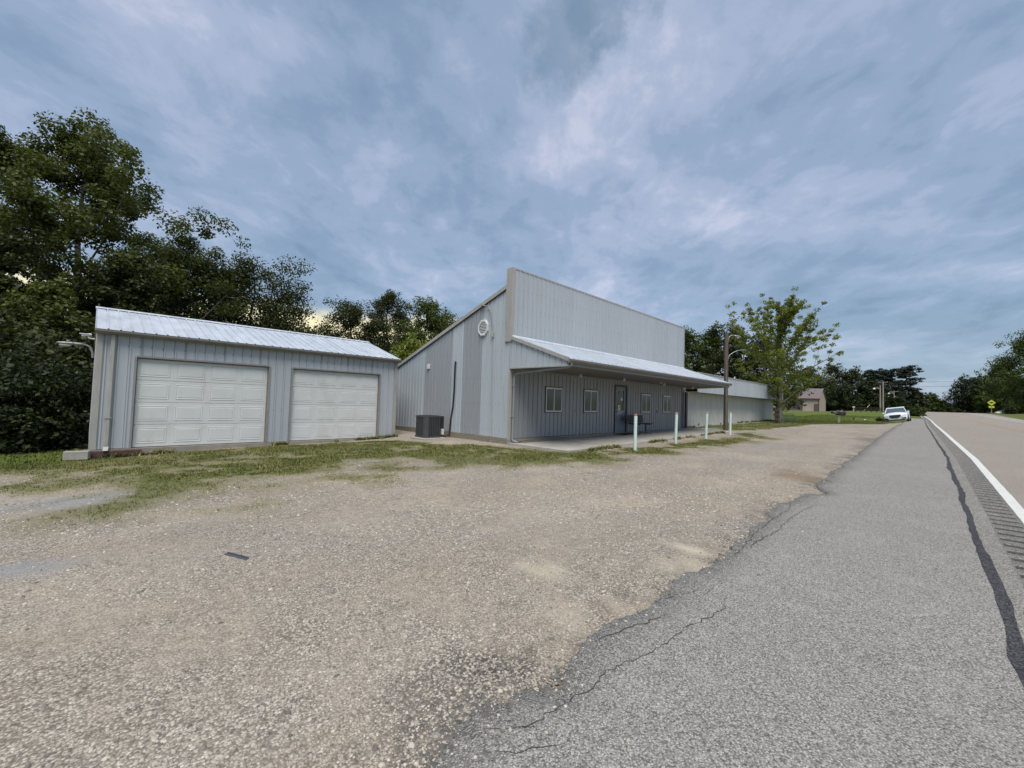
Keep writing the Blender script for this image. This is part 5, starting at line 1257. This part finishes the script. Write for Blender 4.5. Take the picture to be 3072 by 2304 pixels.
def build_gate():
    # green tube rack leaning back on the lawn by the yard tree
    a = hit(2352, 1267.5); b = hit(2396, 1267.5); x, y = a[0], a[1]
    t = thing('metal_gate', 'green tubular metal gate leaning on the grass by the yard tree', 'gate', (b[0], b[1], gz(b[0], b[1])))
    u = (b-a); u[2] = 0; L = np.linalg.norm(u); u /= L; w = np.array([.9, .62, .0]); w /= np.linalg.norm(w); s = np.array([0, 0, 1.])*.62+w*.9
    z = gz(x, y)+.04; o0 = np.array([x, y, z])
    for q in (0, L): MB().tube([tuple(o0+u*q), tuple(o0+u*q+s)], .03, 6).build('side_tube', m_fgreen, t)
    for k in range(7): 
        MB().tube([tuple(o0+s*k/6), tuple(o0+u*L+s*k/6)], .02, 6).build('cross_tube', m_fgreen, t)
    MB().tube([tuple(o0+u*L*.5), tuple(o0+u*L*.5+s)], .016, 6).build('middle_tube', m_fgreen, t)
    # brick-like stack beside the annex end
    s0 = hit(2323, 1269)
    for k in range(6):
        m = m_redb if k % 2 else m_fence
        o = MB().bbox(s0[0]-.0, s0[0]+.35, s0[1]-.28, s0[1]-.02, gz(s0[0], s0[1])+k*.18, gz(s0[0], s0[1])+k*.18+.17, .01).build('stacked_block', m)
        tag(o, ('lowest', 'second lowest', 'third', 'fourth', 'second highest', 'topmost')[k]+' dark block of the stack between annex end and yard tree', 'block', 'blocks stacked at the annex end')
build_gate()
for px, py, m, lab, h in ((2562, 1263, m_fence, 'small dark leaning stake in the lawn right of the mailbox', .32), (2596, 1266, m_white, 'small white marker in the lawn edge left of the white car', .24)):
    p = hit(px, py); z = gz(p[0], p[1]); t = thing('lawn_marker', lab, 'marker', (p[0], p[1], z))
    MB().tube([(p[0], p[1], z-.05), (p[0]+.02, p[1]+.03, z+h*.7)], .02, 6).build('stake', m_fence, t)
    MB().tube([(p[0]+.02, p[1]+.03, z+h*.6), (p[0]+.02, p[1]+.035, z+h*.8), (p[0]+.02, p[1]+.04, z+h)], [.05, .085, .04], 8).build('head', m, t)
for k, (px, D, H, W, lab) in enumerate(((2640, 58, .7, .8, 'low weed clump on the lawn just left of the white car'), (2737, 92, .9, 1.8, 'weedy shrub on the roadside right behind the white car'), (2752, 95, 1.2, 2.5, 'pale weedy shrub at the road edge farther behind the white car'), (3055, 150, 2.6, 4.5, 'leafy bush at the right picture edge beyond the road'), (3030, 140, 1.4, 2.4, 'small bush across the road left of the edge bush'))):
    b = dep(px, 1240, D); shrub('roadside_shrub', lab, (b[0], b[1], gz(b[0], b[1])), H, W, lf_bush if k != 2 else lf_olive, 120+k, 1600, .12 if D < 70 else .3)

# stick on the gravel
s = thing('metal_strip', 'short flat dark strip of scrap lying on the gravel', 'scrap', (1.04, 4.58, gz(1.04, 4.58)+.006)); s.rotation_euler = (0, 0, math.atan2(-.30, .12))
MB().bbox(-.15, .15, -.018, .018, 0, .012, .003).build('strip', m_steelbar, s, local=True)
MB().bbox(-.145, .145, .008, .018, .012, .020, .002).build('rim', m_steelbar, s, local=True)

# ------------------------------------------------------------------ cars
def build_car(name, label, loc, head, roll, paint, Hs=1.0, Lc=4.72):
    t = thing(name, label, 'car', loc); t.rotation_euler = (0, 0, 0)
    t.rotation_mode = 'XYZ'
    t.rotation_euler = (roll, 0, head)
    k = Lc/4.72
    #  x , halfwidth, zbottom, zshoulder, ztop(centre)
    st = [(2.36, .62, .34, .60, .68), (2.30, .80, .27, .74, .86), (2.10, .91, .24, .86, .98), (1.70, .95, .24, .93, 1.06), (1.15, .955, .24, .97, 1.10), (.80, .955, .24, .99, 1.10),
          (0, .96, .24, 1.0, 1.08), (-1.0, .96, .24, 1.02, 1.08), (-1.8, .955, .26, 1.05, 1.10), (-2.2, .90, .32, 1.04, 1.12), (-2.34, .76, .40, .98, 1.04)]
    m = MB(); ring = None
    for x, w, zb, zs, zt in st:
        pts = [(0, zb), (w*.86, zb), (w*.97, zb+.10), (w, zb+(zs-zb)*.5), (w*.975, zs-.06), (w*.90, zs), (w*.5, zs+(zt-zs)*.75), (0, zt)]
        r = [(x*k, y, z*Hs) for y, z in pts]+[(x*k, -y, z*Hs) for y, z in pts[-2:0:-1]]
        if ring: 
            n = len(r); m.add(ring+r, [(i, (i+1) % n, n+(i+1) % n, n+i) for i in range(n)])
        else: m.add(r, [tuple(range(len(r)))])
        ring = r
    m.add(ring, [tuple(range(len(ring)))])
    body = m.build('body', paint, t, True, True)
    # cabin glasshouse
    cs = [(1.02, .80, 1.04), (.42, .70, 1.50), (.15, .69, 1.58), (-.9, .68, 1.60), (-1.55, .64, 1.54), (-2.12, .66, 1.12)]
    A = [(x*k, y, z*Hs) for x, y, z in cs]; 
    rf = MB(); tops = [(.42, .66, 1.525), (.15, .66, 1.60), (-.4, .66, 1.645), (-.9, .65, 1.64), (-1.55, .61, 1.575), (-1.75, .58, 1.50)]
    rows = [[(x*k, y*s_, (z-(.03 if abs(s_) == 1 else 0))*Hs) for s_ in (-1.04, -.6, 0, .6, 1.04)] for x, y, z in tops]
    for a, b in zip(rows[:-1], rows[1:]): rf.add(a+b, [(i, i+1, 6+i, 5+i) for i in range(4)])
    rf.build('roof', paint, t, True, True)
    MB().add([(1.10*k, -.78, 1.02*Hs), (1.14*k, 0, 1.06*Hs), (1.10*k, .78, 1.02*Hs), (.42*k, .64, 1.515*Hs), (.46*k, 0, 1.53*Hs), (.42*k, -.64, 1.515*Hs)], [(0, 1, 4, 5), (1, 2, 3, 4)]).build('windshield', m_cglass, t, True, True)
    MB().add([(-2.18*k, -.66, 1.10*Hs), (-2.18*k, .66, 1.10*Hs), (-1.75*k, .58, 1.49*Hs), (-1.75*k, -.58, 1.49*Hs)], [(0, 1, 2, 3)]).build('rear_window', m_cglass, t, False, True)
    for s_ in (-1, 1):
        MB().add([(.98*k, s_*.87, 1.0*Hs), (-2.1*k, s_*.84, 1.06*Hs), (-1.72*k, s_*.63, 1.50*Hs), (-.9*k, s_*.685, 1.60*Hs), (.15*k, s_*.69, 1.565*Hs), (.44*k, s_*.68, 1.49*Hs)], [(0, 1, 2, 3, 4, 5)]).build('side_window', m_cglass, t, False, True)
        MB().tube([(1.04*k, s_*.85, 1.0*Hs), (.44*k, s_*.69, 1.51*Hs), (.15*k, s_*.70, 1.585*Hs)], .035, 6).build('pillar', paint, t, True, True)
        MB().bbox(.78*k, .92*k, s_*.99-.10, s_*.99+.10, 1.0*Hs, 1.13*Hs, .035).build('mirror', paint, t, local=True)
        hl = MB().add([(2.345*k, s_*.50, .755*Hs), (2.21*k, s_*.88, .815*Hs), (2.25*k, s_*.88, .69*Hs), (2.375*k, s_*.52, .66*Hs)], [(0, 1, 2, 3)]); 
        o = hl.build('headlight', m_chrome, t, False, True); o.location.x = .02
        o = MB().add([(2.385*k, s_*.42, .45*Hs), (2.32*k, s_*.80, .53*Hs), (2.30*k, s_*.85, .36*Hs), (2.37*k, s_*.62, .35*Hs)], [(0, 1, 2, 3)]).build('air_intake', m_grille, t, False, True); o.location.x = .03
        for wx in (1.45, -1.42):
            wh = MB().tube([(wx*k, s_*.80, .36), (wx*k, s_*.975, .36)], .36, 20).build('wheel', m_tyre, t, False, True)
            MB().tube([(wx*k, s_*.95, .36), (wx*k, s_*.985, .36)], .25, 14).build('rim', m_rim, wh, False, True)
            arch = [(wx*k+.43*math.cos(R(a)), .36+.43*math.sin(R(a))) for a in range(0, 181, 20)]+[(wx*k+.36*math.cos(R(a)), .36+.36*math.sin(R(a))) for a in range(180, -1, -20)]
            MB().add([(x, s_*.972, z) for x, z in arch], [(i, i+1, len(arch)-2-i, len(arch)-1-i) for i in range(9)]).build('wheel_arch', m_black, t, False, True)
        tl = MB().add([(-2.30*k, s_*.50, .92*Hs), (-2.25*k, s_*.86, .94*Hs), (-2.25*k, s_*.86, .82*Hs), (-2.31*k, s_*.5, .82*Hs)], [(0, 1, 2, 3)]).build('tail_light', m_maroon, t, False, True); tl.location.x = -.03
    g = MB().add([(2.345*k, -.47, .80*Hs), (2.345*k, .47, .80*Hs), (2.395*k, .41, .60*Hs), (2.40*k, .26, .50*Hs), (2.40*k, -.26, .50*Hs), (2.395*k, -.41, .60*Hs)], [(0, 1, 2, 3, 4, 5)]).build('grille', m_grille, t, False, True); g.location.x = .02
    MB().bbox(2.20*k, 2.385*k, -.74, .74, .25, .33, .02).build('lower_intake', m_black, t, local=True)
    MB().bbox(2.24*k, 2.40*k, -.55, .55, .20, .235, .01).build('skid_plate', m_rim, t, local=True)
    for s_ in (-1, 1): MB().tube([(.1*k, s_*.60, 1.655*Hs), (-1.3*k, s_*.57, 1.64*Hs)], .02, 6).build('roof_rail', m_rim, t, False, True)
    return t
cxx, cyy = 61.2, 2.35
zl, zr_ = gz(cxx, cyy+.8), gz(cxx, cyy-.8)
build_car('parked_suv', 'white SUV parked tilted on the grass beside the road shoulder', (cxx, cyy, (zl+zr_)/2+.05), math.pi-R(1.5), R(9), m_paintw, 1.0)
p = dep(2996, 1243, 238); 
build_car('distant_car', 'small silver blue car far off beyond the road under the yellow sign', (p[0], p[1], p[2]), R(100), 0, m_paintb, .9, 4.3)
mo = MB(); rg = np.random.default_rng(8)
b = dep(2958, 1240, 240); V = []; n1 = 14; n2 = 6
for i in range(n2+1):
    for j in range(n1):
        a = 2*math.pi*j/n1; rr = 1-i/n2
        V.append((b[0]+7*rr*math.cos(a)*rg.uniform(.85, 1.1), b[1]+5.5*rr*math.sin(a)*rg.uniform(.85, 1.1), gz(b[0], b[1])-.5+2.3*(1-rr**2)*rg.uniform(.75, 1.1)))
mo.add(V, [(i*n1+j, i*n1+(j+1) % n1, (i+1)*n1+(j+1) % n1, (i+1)*n1+j) for i in range(n2) for j in range(n1)])
tag(mo.build('earth_mound', m_dirt, None, True), 'low tan mound of bare earth beyond the road left of the sign', 'mound')

def build_sign():
    D = 135; c = dep(2974.5, 1208, D); b = gz(c[0], c[1]); mp2 = D*math.cos(math.atan((2975-1536)/FPX))/FPX
    t = thing('road_sign', 'yellow diamond warning sign with smaller plaque across the road', 'sign', (c[0], c[1], b))
    x, y, z = c; hw = .62
    MB().tube([(x+.05, y, b-.3), (x+.05, y, z+.3)], .045, 6).build('sign_post', m_galv, t)
    d = MB().prism([(y, z+hw), (y+hw, z), (y, z-hw), (y-hw, z)], 'x', x-.02, x+.01).build('diamond_plate', m_signy, t)
    # vehicle symbol
    MB().prism([(y-.30, z-.06), (y-.30, z+.06), (y-.12, z+.06), (y-.12, z+.16), (y+.12, z+.16), (y+.12, z+.06), (y+.30, z+.06), (y+.30, z-.06), (y+.10, z-.06), (y+.10, z-.14), (y-.10, z-.14), (y-.10, z-.06)], 'x', x-.03, x-.021).build('symbol', m_black, d)
    pl = MB().box(x-.02, x+.01, y-.40, y+.40, z-hw-.50, z-hw-.08).build('plaque', m_signy, t)
    MB().box(x-.03, x-.021, y-.06, y+.06, z-hw-.36, z-hw-.2).build('plaque_mark', m_black, pl)
build_sign()
for par, mb in SCREWS.values(): stuff(mb.build('screws', m_dkmetal, par))
for o in bpy.data.objects:
    if '_o' in o.keys(): del o['_o']
